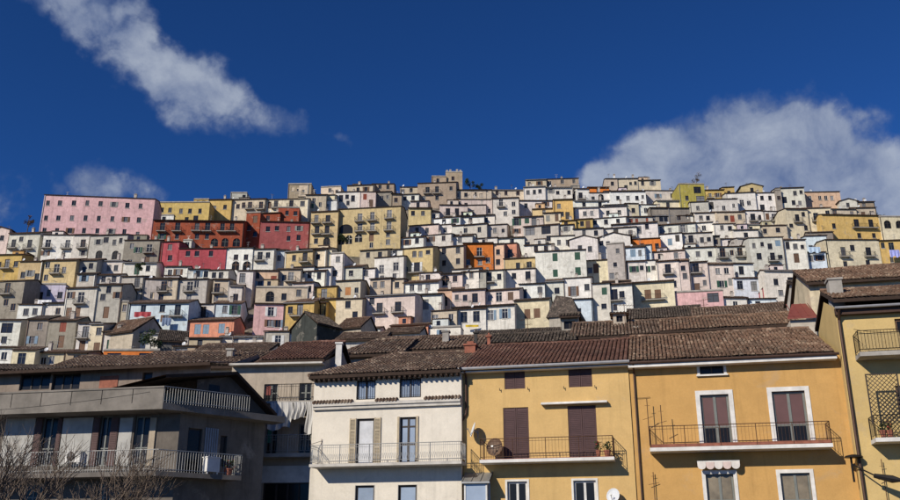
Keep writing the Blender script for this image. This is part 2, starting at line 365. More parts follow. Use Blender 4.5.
# tile origin x, y, scale; then: x0 ytop x1 ybottom colour roof(r ridge, f flat, g gable, s stone top) [name] : windows kind[colour]x,y
TRACE = """
@0 170 5
-60 300 45 410 k g : w10,340
205 135 765 345 p r #pinkpal : w240,165 w300,165 w370,165 w437,165 w503,168 w570,172 w637,177 w703,180 w230,240 w292,240 w360,240 w428,240 w494,242 w562,244 w629,247 w695,250 w222,303 w285,303 w350,303 w420,303 w487,304 w555,306 w622,308 w688,322
40 316 195 418 x r : b68,370 b148,372
212 318 442 425 x r : b240,370 b338,372 b415,370
446 326 632 440 g r : w492,360 w512,360 w572,362 a495,425 a577,425
616 352 800 468 G r : w660,380 w690,400 d735,455
-80 425 104 520 y r : b35,470 w80,470
390 452 480 545 g r : w420,500 w455,480
484 455 610 520 x r : w545,490 w580,490
@0 260 5
92 6 376 108 Y r : b283,45 w185,82 w230,88 w115,75 w150,66 w240,18 w320,50
384 70 476 128 g r : w420,92
480 74 602 122 x r : w518,96 w570,96
615 14 782 78 w r : w740,42 dG685,48
604 84 716 206 g r : b685,118 w675,182 w640,150
718 96 884 208 b r : b820,132 w850,116 w805,186 w750,150
-60 108 112 272 G r : b38,142 w30,212 w65,236
114 124 324 212 n f : g185,182 g225,178 w300,176
88 216 326 278 w r : w130,260 w175,258 w290,256
324 140 476 292 x r : b405,190 w350,176 dN343,264 dN388,264
478 124 606 292 g r : w545,142 w515,186 w555,186 dN530,262
606 212 640 292 b f : w622,240
638 216 938 384 l r #paleblue : w717,242 w812,242 b888,252 dN708,334 w830,292
130 296 376 432 G r : w200,332 sR315,332 dN305,408 w160,400
-70 300 100 405 w r : gK35,340 gK80,350 w20,400
384 318 446 455 w r : b428,362 dN410,432
444 320 510 462 c r : w495,356 sN485,438
508 366 802 462 w r : dG550,430 w585,420 w630,416 w733,400
514 456 796 520 o f : g570,485 g620,488 g730,484
-40 440 58 520 w r : w20,480
58 452 172 540 c r : W108,495
172 462 326 530 c r : w216,505 w258,500
326 462 440 540 t r : w380,500
@140 170 5
76 164 345 255 y f : w110,200 w150,200 w205,205 w250,205 w300,205
268 148 344 182 y f : w290,165 w318,165
340 148 456 226 y r : w372,190 w425,185
452 140 842 224 c r : w490,182 b550,178 b605,178 b680,172 b757,168
452 116 534 152 g f : w520,135
748 76 842 140 b f #tower : w785,105 w815,110
826 124 930 214 b r : w870,152 w850,180
70 228 168 256 w f : w120,240
62 254 518 376 r r #rust : b112,286 b188,286 b285,286 b338,286 b412,288 b460,288 w110,332 w185,332 w285,332 w335,332 a345,362 a372,362 a397,362 a425,362 a455,362 a482,362
528 216 598 350 r f : w545,290 w575,320
594 216 700 262 r r : w640,240
690 190 795 256 r f : w735,215
600 260 848 358 m r #maroon : w640,295 w685,292 w743,294 w795,292 w743,342 w793,338
104 360 192 482 M r : w150,385 w150,440
192 394 428 492 M r #crimson : w240,418 w285,418 w355,418 b230,450 b345,452
214 354 262 392 w f : w236,372
420 390 562 492 w r : w480,436 w530,436 a478,478 a535,478
562 396 668 492 w r : b600,432 w640,426
668 400 728 474 l r : w695,440
724 406 862 494 Y r : b825,438 w770,440
860 400 930 490 c r : w890,435
@140 260 5
122 34 242 82 w r : w190,60 w150,62
242 48 346 88 w r : w290,68 w330,72
344 52 442 98 w r : w405,76 w370,76
20 94 182 208 g r : b120,134 w150,120 w105,186
182 98 332 208 g r : b250,134 w283,120 w245,186
364 98 446 206 b r : b385,142 w380,192
444 130 516 210 x r : w478,186
244 214 504 302 l r : b315,262 w425,246
238 302 468 388 s r #salmon : sB288,346 sB330,346 sB408,342
482 56 562 184 x r : W512,90 w512,150
558 54 688 150 e r : w585,78 sR668,100 w600,120
684 48 802 136 b r : b755,84 w720,90
798 56 930 110 w r : w848,80 w895,80
578 140 842 208 b f : a650,182 w720,184 w795,152
568 220 722 338 p r #pinkwhite : oW655,258 w650,316 w690,318
718 214 868 342 y r #yellowhill : B800,250 w797,312 w752,250
866 214 930 300 y r : b890,242
618 358 868 445 g r : oW690,402 oW772,396
160 432 375 500 t r : g205,465 g265,462 w330,470
375 430 610 470 w r : w410,452 w560,446
220 392 400 428 b r : w300,412
400 380 620 412 x r : w480,398
@300 160 5
-60 122 56 190 t f : w20,150
-10 186 24 252 b r : w10,215
48 176 172 254 c r : a75,198 a122,190 w75,235
94 204 184 256 w f : w128,232
104 136 204 178 b f : w150,150
236 126 364 166 b r : w290,148 w330,145
178 160 302 236 x r : W205,192 W265,192 w240,215
298 160 378 240 k r : sR325,184 d355,216
376 160 458 218 G r : w410,190
456 170 508 222 t r : w480,200
500 136 592 174 b r : w515,158 w556,150
498 172 594 210 w r : w525,192 w565,190
360 120 470 150 t r : w400,135 w440,132
588 114 784 204 t r #castlehouse : b638,152 b685,150 w755,142 w685,190 w620,190
658 84 732 122 t f : w690,102
728 62 812 118 t f #castle : w765,92
780 150 930 200 b r : w830,174 w880,172
552 206 642 246 k r : w590,225
542 240 658 305 Y r : w565,266 w615,266
640 260 700 300 x r : w670,280
698 226 838 294 k r : b740,262 b785,262
836 226 930 280 k r : w862,262
670 288 920 324 w r : w775,302 w853,302 w720,305
52 258 188 438 Y r #loggia : b82,296 b140,296 b85,352 b135,352 a133,408 w80,405
188 240 502 440 Y r #palazzo : A225,345 b300,288 b362,282 b447,272 b300,338 b362,336 b445,332 dN357,386 w440,372 a200,402 a245,398 a293,390 w440,410 w357,425
544 326 692 384 k r : w635,352 w585,350
688 324 764 376 w r : w725,350
760 324 930 388 x r : w830,352 w880,350
478 388 622 444 w r : w585,402 w535,412 w500,416
618 378 862 434 g r : w655,394 w718,388 w800,400
300 450 442 496 b r : w340,475 w400,472
440 448 518 482 w r : w475,465
@300 240 5
-10 44 158 134 c r : w25,82 w90,86 w60,84
152 70 218 198 w f : w190,96 w175,166
-40 140 154 208 w r : w48,176 w108,172 w10,176
214 134 312 198 x r : w255,166
308 144 374 198 w r : w330,166
372 86 518 198 w r : W408,146 W480,132
512 40 664 192 Y r : w572,70 w603,70 BW585,138
662 34 818 148 b r : w720,56 w790,52 w720,116 w790,106
596 164 704 204 w r : w640,188
700 168 812 248 k r : a718,198 w775,194
808 158 930 244 g r : w855,178 w890,180
-40 214 66 302 k r : w45,246 w10,250
60 236 182 302 y r : B120,270
-30 300 182 378 y r : W10,342 W115,342 w60,340
178 204 302 302 b r : sO240,256
178 296 310 440 c r : w240,318 w275,375 d215,370
350 194 454 264 b r : w412,222 w375,225
452 196 518 268 b r : w485,225
516 210 694 272 w r : w560,238 w600,238 w640,236
330 276 574 420 k r #palepinkbig : b398,342 b490,336 w360,300
572 272 712 358 w r : w595,302 W628,322
688 250 818 334 e r : a715,302 gK758,302
814 250 930 330 e r : sN875,288 w840,290
656 354 784 440 b r : b672,402 w755,386
780 344 930 434 w r : W820,386 W882,382
452 426 640 466 s r : w500,445
636 440 804 478 x f : w710,458 w728,458
200 446 400 486 w r : w260,465 w320,466
0 380 80 470 g r : w40,420
@460 160 5
328 98 432 134 b r : w347,120 w397,116
428 94 594 130 t r : w450,116 w512,106 w570,106
318 130 562 200 w r : w340,162 w372,160 w400,156 w455,154 w545,162
-30 150 158 200 b r : w30,174 w118,170 w75,172
154 150 322 186 b r : w185,166 w230,166 w290,166
-30 198 164 276 k r : w60,262 w115,260 w30,225
160 190 294 286 w r : b205,212 w268,220 w227,268
-20 278 174 318 w r : w52,304 w130,300
292 204 474 250 w r : w390,226 w427,220 w330,228
362 244 502 270 Y r : w420,256
468 198 566 304 y r : dK538,278 w510,270 w495,230
586 144 648 210 w r : b603,180
646 164 748 210 w r : a705,188
642 136 746 168 o r : w690,155
556 130 600 170 G f : w575,150
570 204 748 240 w r : w620,222 w700,222
732 96 802 130 b r : w765,116
752 158 930 220 w r : w790,190 w840,190 w885,190
570 238 694 294 w r : w625,268 w660,266
692 234 834 290 w r : w797,262 w740,265
828 218 894 284 c r : w867,252
652 290 834 334 w r : w675,312 w790,306 w730,310
832 284 930 324 g r : w855,305 w885,305
498 304 580 340 y r : w530,320
576 296 664 340 y r : w610,318 d640,322
268 284 418 394 k r : W272,304 w272,356 W370,304
416 264 504 328 b r : sA440,292
318 328 494 432 g r : g350,346 g375,346 g430,342 g455,342 w443,392
566 340 884 386 w r : dK780,366 w620,365 w680,365
14 318 236 390 g r : w28,352 w97,348 w175,352
490 325 570 372 x r : w530,345
-30 374 78 420 w r : w40,395
74 388 322 424 x r : w120,408 w260,405
456 380 574 446 w r : w495,412 w540,412
548 398 694 480 w g : w600,440 w650,445
688 386 854 470 w g : w740,420 w800,425
@460 240 5
16 16 166 134 o r #orange : b97,62 w40,110 w100,112 w140,100
164 20 220 134 e r : w190,60 w190,110
216 18 284 114 s r : B250,70
-40 146 222 242 x r : w57,176 b145,176
218 92 376 146 Y r : w290,128
218 146 378 220 w r : W340,178 w270,180
320 24 470 60 w r : w380,45 w430,42
-40 256 298 342 e r : W75,290 w150,290 W195,284 w25,290
296 220 424 296 w r : W320,270 w400,250 W375,268
428 206 524 282 x r : w485,254
518 190 662 290 w r : W567,256 w635,236
542 296 664 380 l r : w593,358
-40 332 274 436 w r #whiteblue : oB22,390 oB85,382 oB152,376 oB225,368
270 300 448 426 c r #creamshut : sN337,370 sN385,366
378 54 632 196 w r #greenshut : sG475,86 sG587,80 sG477,166 sG590,156
632 102 744 170 c r : dN680,142 w650,152
738 20 828 206 g f : w760,180
822 36 930 108 l r : sB865,66
838 106 930 206 w r : w870,146
666 214 864 376 x r : b768,276 w810,272
506 380 582 442 c r : WB540,416
@610 160 5
36 96 254 156 b r : w80,136 w163,116 w212,112
-20 94 42 156 b r : w12,118
-30 154 354 210 x r : w30,185 w95,185 w175,180 w240,180 w310,178
348 122 476 246 v f #olive : gK437,150 w385,190 gK455,196
472 150 574 204 y r : w540,175
566 136 624 194 y r : w595,165
582 164 730 244 w r : W660,215 w620,200 w695,215
726 164 838 244 w r : w800,190 w760,190
656 132 764 168 Y g : w710,150
832 150 860 250 G f : w845,190
234 204 354 244 c r : w290,225
-30 224 84 284 w r : w45,260
80 228 146 280 c r : w118,250
142 224 236 280 w r : w180,252
202 244 400 310 G r : gK270,292 w345,290
400 210 494 262 g r : w440,240
490 196 640 258 x r : dK508,228 w570,240
424 264 540 314 w r : w490,290 w455,290
534 260 678 324 b r : w582,290 sR612,294
674 250 874 324 w r : b715,288 b822,288
-30 288 88 324 w r : w38,304
84 284 214 324 g r : sR105,306 sR130,306 sR155,306 sR180,305
210 278 416 310 x r : w345,294 w250,295
8 318 432 384 w r : W145,350 W260,345 W365,340 w45,350
428 314 516 366 w r : w470,340
520 320 630 376 w r : w560,338 w600,342
624 330 890 380 b r : w640,346 w705,346 w735,356 w775,356 w840,350
-20 380 110 436 w r : w40,405
104 394 254 460 o r : w235,430 w160,430
250 368 516 444 w r : sB300,410 b405,398 w460,400
510 380 552 440 G r : w530,410
72 430 210 498 l r : sB115,466 sB170,466
206 458 376 504 k r : w250,482 w330,475
372 438 536 504 w r : w440,470 w500,470
542 394 706 438 w r : w685,416 w600,416
618 350 745 392 x h : w680,375
538 434 712 520 g r : b563,466 b650,462
702 388 876 560 x r : w800,432
868 400 940 520 w r : w900,440
@610 230 5
88 154 244 256 w r : w118,196 w178,196
238 154 350 316 k r : b290,196 w320,270
346 154 404 320 k r : w375,230
398 160 494 316 k r : b430,192 d437,290
488 172 624 316 k r : w540,206 w583,204 w560,270
612 168 720 240 w r : W657,202
622 240 780 325 l r : W650,275 W720,280
320 310 568 398 p f #lowpink : gK515,332 w510,378
566 340 834 395 l r : w628,374 w740,372
768 290 858 368 M f : w805,322
112 258 324 388 c r #creambalc : BN190,325 BN240,325
-30 258 110 405 g r : b20,326 w62,322
@740 160 5
184 140 326 246 x r : w275,166 gK215,200 w300,215
316 160 504 230 e r #peachtop : w350,190 w400,190 w430,190 w460,190
500 206 590 244 x g : w540,225
586 210 674 244 t r : w620,228
234 244 464 374 b r : b287,292 b380,286 w330,340
460 244 684 294 b r : b470,272 w560,268
416 276 710 394 y r #longbalc : B583,318 B655,318 w597,378 w670,378 w470,330
704 286 830 394 c f #arches : a738,322 a765,322 a797,322
218 400 338 560 w r : w277,432 d283,490
332 380 440 470 l r : w355,440 w400,430
340 362 470 405 G r : w400,385
436 400 704 550 c r #creamwhite : b517,460 w562,440 b643,460 w527,520 w640,515
698 402 840 550 y r : W757,432 w820,430
-10 392 30 500 g r : w10,440
@740 230 5
128 204 298 380 w r : b255,262 d260,344 w180,260
330 112 434 200 l r : w355,142 w400,140
"""
def parse_trace():
    out = []; ox = oy = 0; sc = 5.0
    for line in TRACE.strip().splitlines():
        line = line.strip()
        if line.startswith('@'):
            ox, oy, sc = map(float, line[1:].split()); continue
        head, _, win = line.partition(':'); h = head.split()
        x0, yt, x1, yb = [float(v) for v in h[:4]]
        name = next((k[1:] for k in h[6:] if k.startswith('#')), None)
        ws = [(a, c, ox + float(x) / sc, oy + float(y) / sc) for a, c, x, y in re.findall(r'([a-zA-Z])([A-Z]?)(-?\d+),(-?\d+)', win)]
        out.append(dict(x0=ox + x0 / sc, yt=oy + yt / sc, x1=ox + x1 / sc, yb=oy + yb / sc, col=h[4], roof=h[5], name=name, win=ws))
    # long unnamed rows are really two houses side by side
    rng = random.Random(2); res = []
    wide = sorted((h for h in out if not h['name'] and h['roof'] == 'r' and h['x1'] - h['x0'] > 30), key=lambda h: h['x0'] - h['x1'])[:34]
    for h in out:
        if not any(h is w for w in wide): res.append(h); continue
        c = h['x0'] + (h['x1'] - h['x0']) * rng.uniform(.42, .58)
        near = min((w[2] for w in h['win']), key=lambda x: abs(x - c), default=0)
        if abs(near - c) < 3: c += 3.5 if near < c else -3.5
        for a, b in ((h['x0'], c), (c, h['x1'])):
            g = dict(h); g['x0'], g['x1'] = a, b; g['win'] = [w for w in h['win'] if a < w[2] < b]
            g['yt'] = h['yt'] + rng.uniform(-1.2, 1.6); g['yb'] = h['yb'] + rng.uniform(-.6, .6)
            if rng.random() < .45: g['col'] = {'w': 'x', 'x': 'w', 'b': 'c', 'c': 'b', 'g': 'x', 'k': 'w', 'e': 'k', 'l': 'w'}.get(h['col'], h['col'])
            res.append(g)
    return res

# ------------------------------------------------------------------ parts shared by the hill houses
WSIZE = {'w': (.95, 1.35), 'W': (1.15, 1.95), 'b': (1.15, 2.25), 'B': (1.25, 2.3), 'd': (1.1, 2.15), 's': (1.1, 1.75), 'o': (1.1, 1.8), 'a': (1.7, 2.2), 'A': (3.8, 2.5), 'g': (2.2, 1.9)}
_mc = {}
def cached(key, fn):
    if key not in _mc: _mc[key] = fn()
    return _mc[key]
def window_mesh(kind, w, h, var):
    """window or door filling an opening of w x h whose lower left corner is the origin; y grows into the wall"""
    mb = MB(); t = 0.055
    if kind in 'dsBS' and var == 'closed':
        n = 2
        for i in range(n):
            a = w * i / n + .015; b = w * (i + 1) / n - .015
            mb.box(a, b, .05, .09, .02, h - .02, 0)
            for k in range(int((h - .1) / .14)):
                mb.box(a + .06, b - .06, .035, .05, .08 + k * .14, .08 + k * .14 + .09, 0)
        return mb.mesh('shutter_leaf', ['paint', 'glass_far', 'stone_sill'])
    if kind == 'd':
        mb.box(.04, w - .04, .09, .13, 0.0, h - .04, 0); mb.box(.14, w - .14, .075, .09, .2, .95, 0); mb.box(.14, w - .14, .075, .09, 1.1, h - .2, 0)
        mb.box(0, w, .06, .14, h - .04, h, 2)
        return mb.mesh('door_leaf', ['paint', 'glass_far', 'stone_sill'])
    mb.quad((0, .13, 0), (w, .13, 0), (w, .13, h), (0, .13, h), 1)
    mb.box(0, t, .07, .12, 0, h, 0); mb.box(w - t, w, .07, .12, 0, h, 0); mb.box(t, w - t, .07, .12, 0, t, 0); mb.box(t, w - t, .07, .12, h - t, h, 0)
    nx = 2 if w < 1.6 else max(2, int(w / .9))
    for i in range(1, nx): mb.box(w * i / nx - .03, w * i / nx + .03, .08, .12, t, h - t, 0)
    if h > 1.5: mb.box(t, w - t, .085, .12, h * .68, h * .68 + .05, 0)
    if kind in 'wWso': mb.box(-.1, w + .1, -.1, .06, -.09, -.005, 2)
    return mb.mesh('window', ['paint', 'glass_far', 'stone_sill'])
def arch_mesh(w, h, dark):
    mb = MB(); mb.quad((0, .15, 0), (w, .15, 0), (w, .15, h), (0, .15, h), 1)
    if not dark:
        mb.box(w / 2 - .04, w / 2 + .04, .08, .14, 0, h - .1, 0); mb.box(0, w, .08, .14, h * .58, h * .58 + .08, 0)
    return mb.mesh('arch_opening', ['paint', 'glass'])
def shutter_mesh(h, w=.5):
    mb = MB(); mb.box(0, w, -.05, -.01, 0, h)
    for k in range(int((h - .1) / .13)): mb.box(.05, w - .05, -.065, -.05, .06 + k * .13, .06 + k * .13 + .085)
    return mb.mesh('shutter', ['paint'])
def balcony_mesh(w, d):
    mb = MB(); mb.box(0, w, -d, -.004, -.16, 0)
    for x in (.2, w - .32): mb.box(x, x + .12, -d * .7, -.004, -.36, -.16)
    return mb.mesh('balcony', ['concrete'])
def railing_mesh(w, d, h=.95):
    mb = MB()
    for z in (.06, h): mb.box(.02, w - .02, -d + .02, -d + .06, z, z + .045); mb.box(.02, .06, -d + .06, -.01, z, z + .045); mb.box(w - .06, w - .02, -d + .06, -.01, z, z + .045)
    n = max(4, int(w / .17))
    for i in range(n + 1):
        x = .03 + (w - .08) * i / n; mb.box(x, x + .022, -d + .03, -d + .052, .1, h)
    for i in range(1, 5):
        y = -d + .05 + (d - .08) * i / 5
        mb.box(.03, .052, y, y + .022, .1, h); mb.box(w - .052, w - .03, y, y + .022, .1, h)
    return mb.mesh('railing', ['iron'])
def chimney_mesh(h, w):
    mb = MB(); mb.box(-w / 2, w / 2, -w / 2, w / 2, -.8, h); mb.box(-w / 2 - .07, w / 2 + .07, -w / 2 - .07, w / 2 + .07, h, h + .1)
    mb.box(-w * .3, w * .3, -w * .3, w * .3, h + .1, h + .3, 1); mb.box(-w / 2, w / 2, -w / 2, w / 2, h + .3, h + .37, 0)
    return mb.mesh('chimney', ['plaster_old', 'tile_dark'])
def antenna_mesh(h):
    mb = MB(); mb.bar((0, 0, -.6), (0, 0, h), .03, 4); mb.bar((-.55, 0, h - .15), (.55, 0, h - .15), .02, 4)
    for i in range(6): mb.bar((-.5 + i * .2, -.35, h - .15), (-.5 + i * .2, .35, h - .15), .014, 3)
    mb.bar((-.4, 0, h - .7), (.4, 0, h - .7), .02, 4)
    return mb.mesh('antenna', ['grey_metal'])
def dish_mesh(r, mat='dish_white'):
    mb = MB(); N = 14; rings = [(0, .0), (.4, .03), (.75, .1), (1.0, .2)]
    idx = []
    for (q, dz) in rings:
        if q == 0: idx.append([len(mb.v)] * N); mb.v.append((0, 0, 0)); continue
        row = []
        for k in range(N):
            a = 2 * math.pi * k / N; row.append(len(mb.v)); mb.v.append((q * r * math.cos(a), -dz * r, q * r * 1.08 * math.sin(a)))
        idx.append(row)
    for j in range(3):
        for k in range(N):
            a, b = idx[j][k], idx[j][(k + 1) % N]; c, d = idx[j + 1][(k + 1) % N], idx[j + 1][k]
            mb.f.append((a, c, d) if a == b else (a, b, c, d)); mb.m.append(0)
    mb.bar((0, -.02, -r * .95), (0, -r * .9, -r * .15), .018, 4, 1); mb.box(-.05, .05, -r * .98, -r * .84, -r * .22, -r * .08, 1)
    mb.bar((0, .0, 0), (0, .28, -.12), .03, 5, 1)
    return mb.mesh('satellite_dish', [mat, 'grey_metal'])
def corrugated(mb, x0, x1, pts, pitch=.34, amp=.075, m=0, jit=0.0):
    """a sheet of barrel tiles: waves along x, running over the (y, z) polyline pts"""
    n = max(3, int((x1 - x0) / pitch)); seg = 4; prof = []
    for i in range(n):
        for k in range(seg):
            t = k / seg; prof.append((x0 + (x1 - x0) * (i + t) / n, amp * math.sin(math.pi * t) if True else 0))
    prof.append((x1, 0))
    rows = []
    for j, (y, z) in enumerate(pts):
        row = []
        for (x, a) in prof:
            row.append(len(mb.v)); mb.v.append((x, y + random.uniform(-jit, jit), z + a + random.uniform(-jit, jit) * .5))
        rows.append(row)
    for j in range(len(rows) - 1):
        for i in range(len(prof) - 1):
            mb.f.append((rows[j][i], rows[j][i + 1], rows[j + 1][i + 1], rows[j + 1][i])); mb.m.append(m)

NUM = {1: 'one', 2: 'two', 3: 'three', 4: 'four', 5: 'five', 6: 'six', 7: 'seven', 8: 'eight', 9: 'nine', 10: 'ten'}
SPECIAL = {
 'pinkpal': 'long pink palace with three rows of small windows and tall blank walls',
 'rust': 'long rust red building with six arched-top balconies over a dark arcade',
 'maroon': 'maroon house with dark windows beside the rust red tower block',
 'crimson': 'crimson house with two balconies directly below the long rust red building',
 'palazzo': 'large pale yellow palazzo with a huge open arch and rows of balconies',
 'loggia': 'pale yellow palazzo wing with four balconies beside the huge open arch',
 'castle': 'ruined tan castle keep with broken top crowning the hill',
 'castlehouse': 'tan stone house with two balconies directly under the ruined castle keep',
 'tower': 'small square beige tower house rising over the cream skyline house',
 'orange': 'bright orange house with one balcony in the middle of the white hillside',
 'olive': 'olive yellow flat-roofed house with big dark openings near the hilltop',
 'longbalc': 'yellow gabled house with balconies above the long cream house',
 'arches': 'cream flat-roofed house with three dark round arches beside the yellow house',
 'salmon': 'salmon house with three blue shuttered windows under the pale blue house',
 'paleblue': 'long pale blue house with a railed balcony and brown door',
 'greenshut': 'large white house with four green shuttered windows below the orange house',
 'creamshut': 'cream house with two brown shuttered windows beside a big dark roof',
 'whiteblue': 'long white house with four blue shuttered windows above the brown tiled roofs',
 'lowpink': 'low bright pink flat-roofed house with a wide dark opening',
 'creambalc': 'cream house with two brown shuttered balcony doors above brown tiled roofs',
 'palepinkbig': 'broad pale pink house with two balconies above the lower brown roofs',
 'pinkwhite': 'pink house with a white shuttered window beside a yellow house',
 'yellowhill': 'yellow house with one wide balcony beside the pink house',
 'creamwhite': 'long cream house with two balconies below the yellow gabled house',
 'peachtop': 'peach house with four windows on the right skyline of the hill'}
SPECIAL['peachtop'] = 'peach skyline house with four windows in one row'
YAWS = {'pinkpal': 6, 'rust': 2, 'maroon': 4, 'palazzo': -8, 'loggia': -8, 'longbalc': 3, 'paleblue': -3, 'salmon': -6, 'castle': 0, 'greenshut': -8, 'orange': -4}

def build_house(h, rng):
    xc = (h['x0'] + h['x1']) / 2
    Y = h['Y']; r = ray(xc, h['yb']); P = Vector((r.x * Y, Y, CAMZ + r.z * Y)); P.z = min(P.z - 2.2, ground_z(P.x, Y) + .1)
    if h['name'] in YAWS: yaw = YAWS[h['name']]
    elif 290 < xc < 720 and h['yb'] > 225: yaw = rng.uniform(-14, -7)
    elif xc < 290: yaw = rng.uniform(-6, 4)
    else: yaw = rng.uniform(-7, 2)
    yaw = R(yaw); nx, ny = -math.sin(yaw), math.cos(yaw)
    def loc(x, y):
        d = ray(x, y); t = (P.x * nx + P.y * ny) / (d.x * nx + d.y * ny)
        q = Vector((d.x * t, d.y * t, CAMZ + d.z * t)) - P
        return q.x * math.cos(yaw) + q.y * math.sin(yaw), q.z
    ym = (h['yt'] + h['yb']) / 2
    xa = loc(h['x0'], ym)[0]; xb = loc(h['x1'], ym)[0]; H = loc(xc, h['yt'])[1]
    D = h['depth']; zb = -2.2; vis = loc(xc, h['yb'])[1]
    col = PAL[h['col']][0]; j = rng.uniform(.86, 1.12) if h['name'] is None else rng.uniform(.9, 1.02); col = tuple(min(.8, c * j * rng.uniform(.97, 1.03)) for c in col)
    root = thing(h['oname'], '', 'tower' if h['name'] in ('castle',) else 'house', P, yaw, 'houses stacked up the hillside')
    # openings
    ops = []; todo = []
    for (k, c, wx, wy) in h['win']:
        w, ht = WSIZE[k]; w *= rng.uniform(.92, 1.08); ht *= rng.uniform(.94, 1.06)
        s, z = loc(wx, wy)
        ht = min(ht, H - .5); w = min(w, xb - xa - .5)
        if w < .4 or ht < .5: continue
        s = min(max(s, xa + w / 2 + .2), xb - w / 2 - .2); z = min(max(z, zb + ht / 2 + .5), H - ht / 2 - .3)
        o = (s - w / 2, s + w / 2, z - ht / 2, z + ht / 2, k in 'aA')
        if any(o[0] < q[1] + .06 and o[1] > q[0] - .06 and o[2] < q[3] + .06 and o[3] > q[2] - .06 for q in ops): continue
        ops.append(o); todo.append((k, c, o))
    # further windows where the wall would stay blank
    want = int((xb - xa) * (H - vis) / 8.0) - len(ops)
    if h['name'] is None:
        rows = [o[2] + .5 for o in ops if not o[4]] or [H - 2.2]
        rows = [r_ for r_ in {round(v, 1) for v in rows + [H - 2.0, H - 5.0]} if vis - .3 < r_ < H - 1.2]
        tries = 0
        while want > 0 and tries < 40 and rows:
            tries += 1; k = rng.choice('wwwwwbsdW'); w, ht = WSIZE[k]; w *= rng.uniform(.75, 1.1); ht *= rng.uniform(.7, 1.05)
            z0 = rng.choice(rows) - (.6 if k in 'bd' else .1); s0 = rng.uniform(xa + .4, xb - .4 - w)
            if k == 'b': m_ = .9
            else: m_ = .55
            o = (s0, s0 + w, z0, z0 + ht, False)
            if xb - xa < w + 1 or o[3] > H - .3 or o[2] < vis - 1.2: continue
            if any(o[0] < q[1] + m_ and o[1] > q[0] - m_ and o[2] < q[3] + .4 and o[3] > q[2] - .4 for q in ops): continue
            ops.append(o); todo.append((k, rng.choice('GNNAKB') if k == 's' else '', o)); want -= 1
    roof = h['roof']; pitch = math.tan(R(rng.choice([12, 14, 16, 18, 21])))
    wl = MB(); facade(wl, xa, xb, zb, H, ops, .18)
    rise = 0.0
    if roof in 'rh':
        rise = D / 2 * pitch
        for x, sg in ((xa, -1), (xb, 1)):
            pts = [(x, 0, zb), (x, 0, H), (x, D / 2, H + rise), (x, D, H), (x, D, zb)]
            wl.poly(pts if sg > 0 else pts[::-1])
    elif roof == 'g':
        rise = (xb - xa) / 2 * math.tan(R(16))
        wl.poly([(xa, 0, H), (xb, 0, H), ((xa + xb) / 2, 0, H + rise)])
        for x in (xa, xb): wl.quad((x, 0, zb), (x, D, zb), (x, D, H), (x, 0, H))
    else:
        for x in (xa, xb): wl.quad((x, 0, zb), (x, D, zb), (x, D, H), (x, 0, H))
    wl.quad((xa, D, zb), (xb, D, zb), (xb, D, H), (xa, D, H))
    pm = 'plaster_old'
    wall = wl.build('wall', pm, root, col)
    # roof
    rb = MB(); ov = rng.uniform(.22, .45); tm = rng.choice(['tile_old', 'tile_warm', 'tile_warm', 'tile_dark'])
    if h['roof'] == 'h': tm = 'slate'
    zr = H
    if roof in 'rh':
        e = H + .03 - ov * pitch
        corrugated(rb, xa - .15, xb + .15, [(-ov, e + .12), (D / 2, H + rise + .19), (D + .3, H + .16 - .3 * pitch)], jit=.03)
        for (a, b, za, zz) in ((-ov, D / 2, e, H + rise + .03), (D / 2, D + .3, H + rise + .03, H + .03 - .3 * pitch)):
            rb.quad((xa - .15, a, za), (xb + .15, a, za), (xb + .15, b, zz), (xa - .15, b, zz), 1)
        rb.quad((xa - .15, -ov, e), (xb + .15, -ov, e), (xb + .15, -ov, e + .13), (xa - .15, -ov, e + .13), 1)
        for x in (xa - .15, xb + .15): rb.poly([(x, -ov, e), (x, -ov, e + .12), (x, D / 2, H + rise + .19), (x, D + .3, H + .16), (x, D + .3, H - .1), (x, D / 2, H + rise + .02)], 1)
        zr = H + rise
    elif roof == 'g':
        c = (xa + xb) / 2; tt = math.tan(R(16))
        for sg, xe in ((-1, xa), (1, xb)):
            p0 = (c, H + rise); p1 = (xe + sg * .4, H - .4 * tt)
            for dz, m in ((.18, 0), (.02, 1)):
                rb.quad((p0[0], -ov, p0[1] + dz), (p1[0], -ov, p1[1] + dz), (p1[0], D, p1[1] + dz), (p0[0], D, p0[1] + dz), m)
            rb.quad((p0[0], -ov, p0[1] + .02), (p1[0], -ov, p1[1] + .02), (p1[0], -ov, p1[1] + .18), (p0[0], -ov, p0[1] + .18), 1)
            rb.quad((p1[0], -ov, p1[1] + .02), (p1[0], D, p1[1] + .02), (p1[0], D, p1[1] + .18), (p1[0], -ov, p1[1] + .18), 1)
        zr = H + rise * .6
    else:
        rb.box(xa - .08, xb + .08, -.1, D, H + .002, H + .16, 0); rb.box(xa + .02, xb - .02, -.02, .2, H + .16, H + .42, 1)
        if h['name'] == 'castle':
            for i in range(5):
                if i == 2: continue
                q = xa + (xb - xa) * i / 5; rb.box(q + .1, q + (xb - xa) / 5 - .3, 0, .6, H + .42, H + .55 + .7 * rng.random(), 1)
        tm = 'concrete_dark' if h['name'] != 'castle' else 'concrete'
    rf = rb.build('roof', [tm, 'soffit' if roof in 'rgh' else 'concrete'], root)
    if roof in 'rh' and rng.random() < .55 and xb - xa > 4:
        ch = link('chimney', cached(('ch', rng.randint(0, 3)), lambda: chimney_mesh(rng.uniform(.7, 1.3), rng.uniform(.5, .75))), rf, (.5, .45, .4))
        ch.location = (rng.uniform(xa + 1, xb - 1), D * rng.uniform(.1, .4), H + rise * .5)
    if rng.random() < .5:
        an = link('antenna', cached(('an', rng.randint(0, 2)), lambda: antenna_mesh(rng.uniform(1.4, 2.4))), rf); an.location = (rng.uniform(xa + .6, xb - .6), D * .3, H + rise * .6); an.rotation_euler = (0, 0, rng.uniform(0, 3))
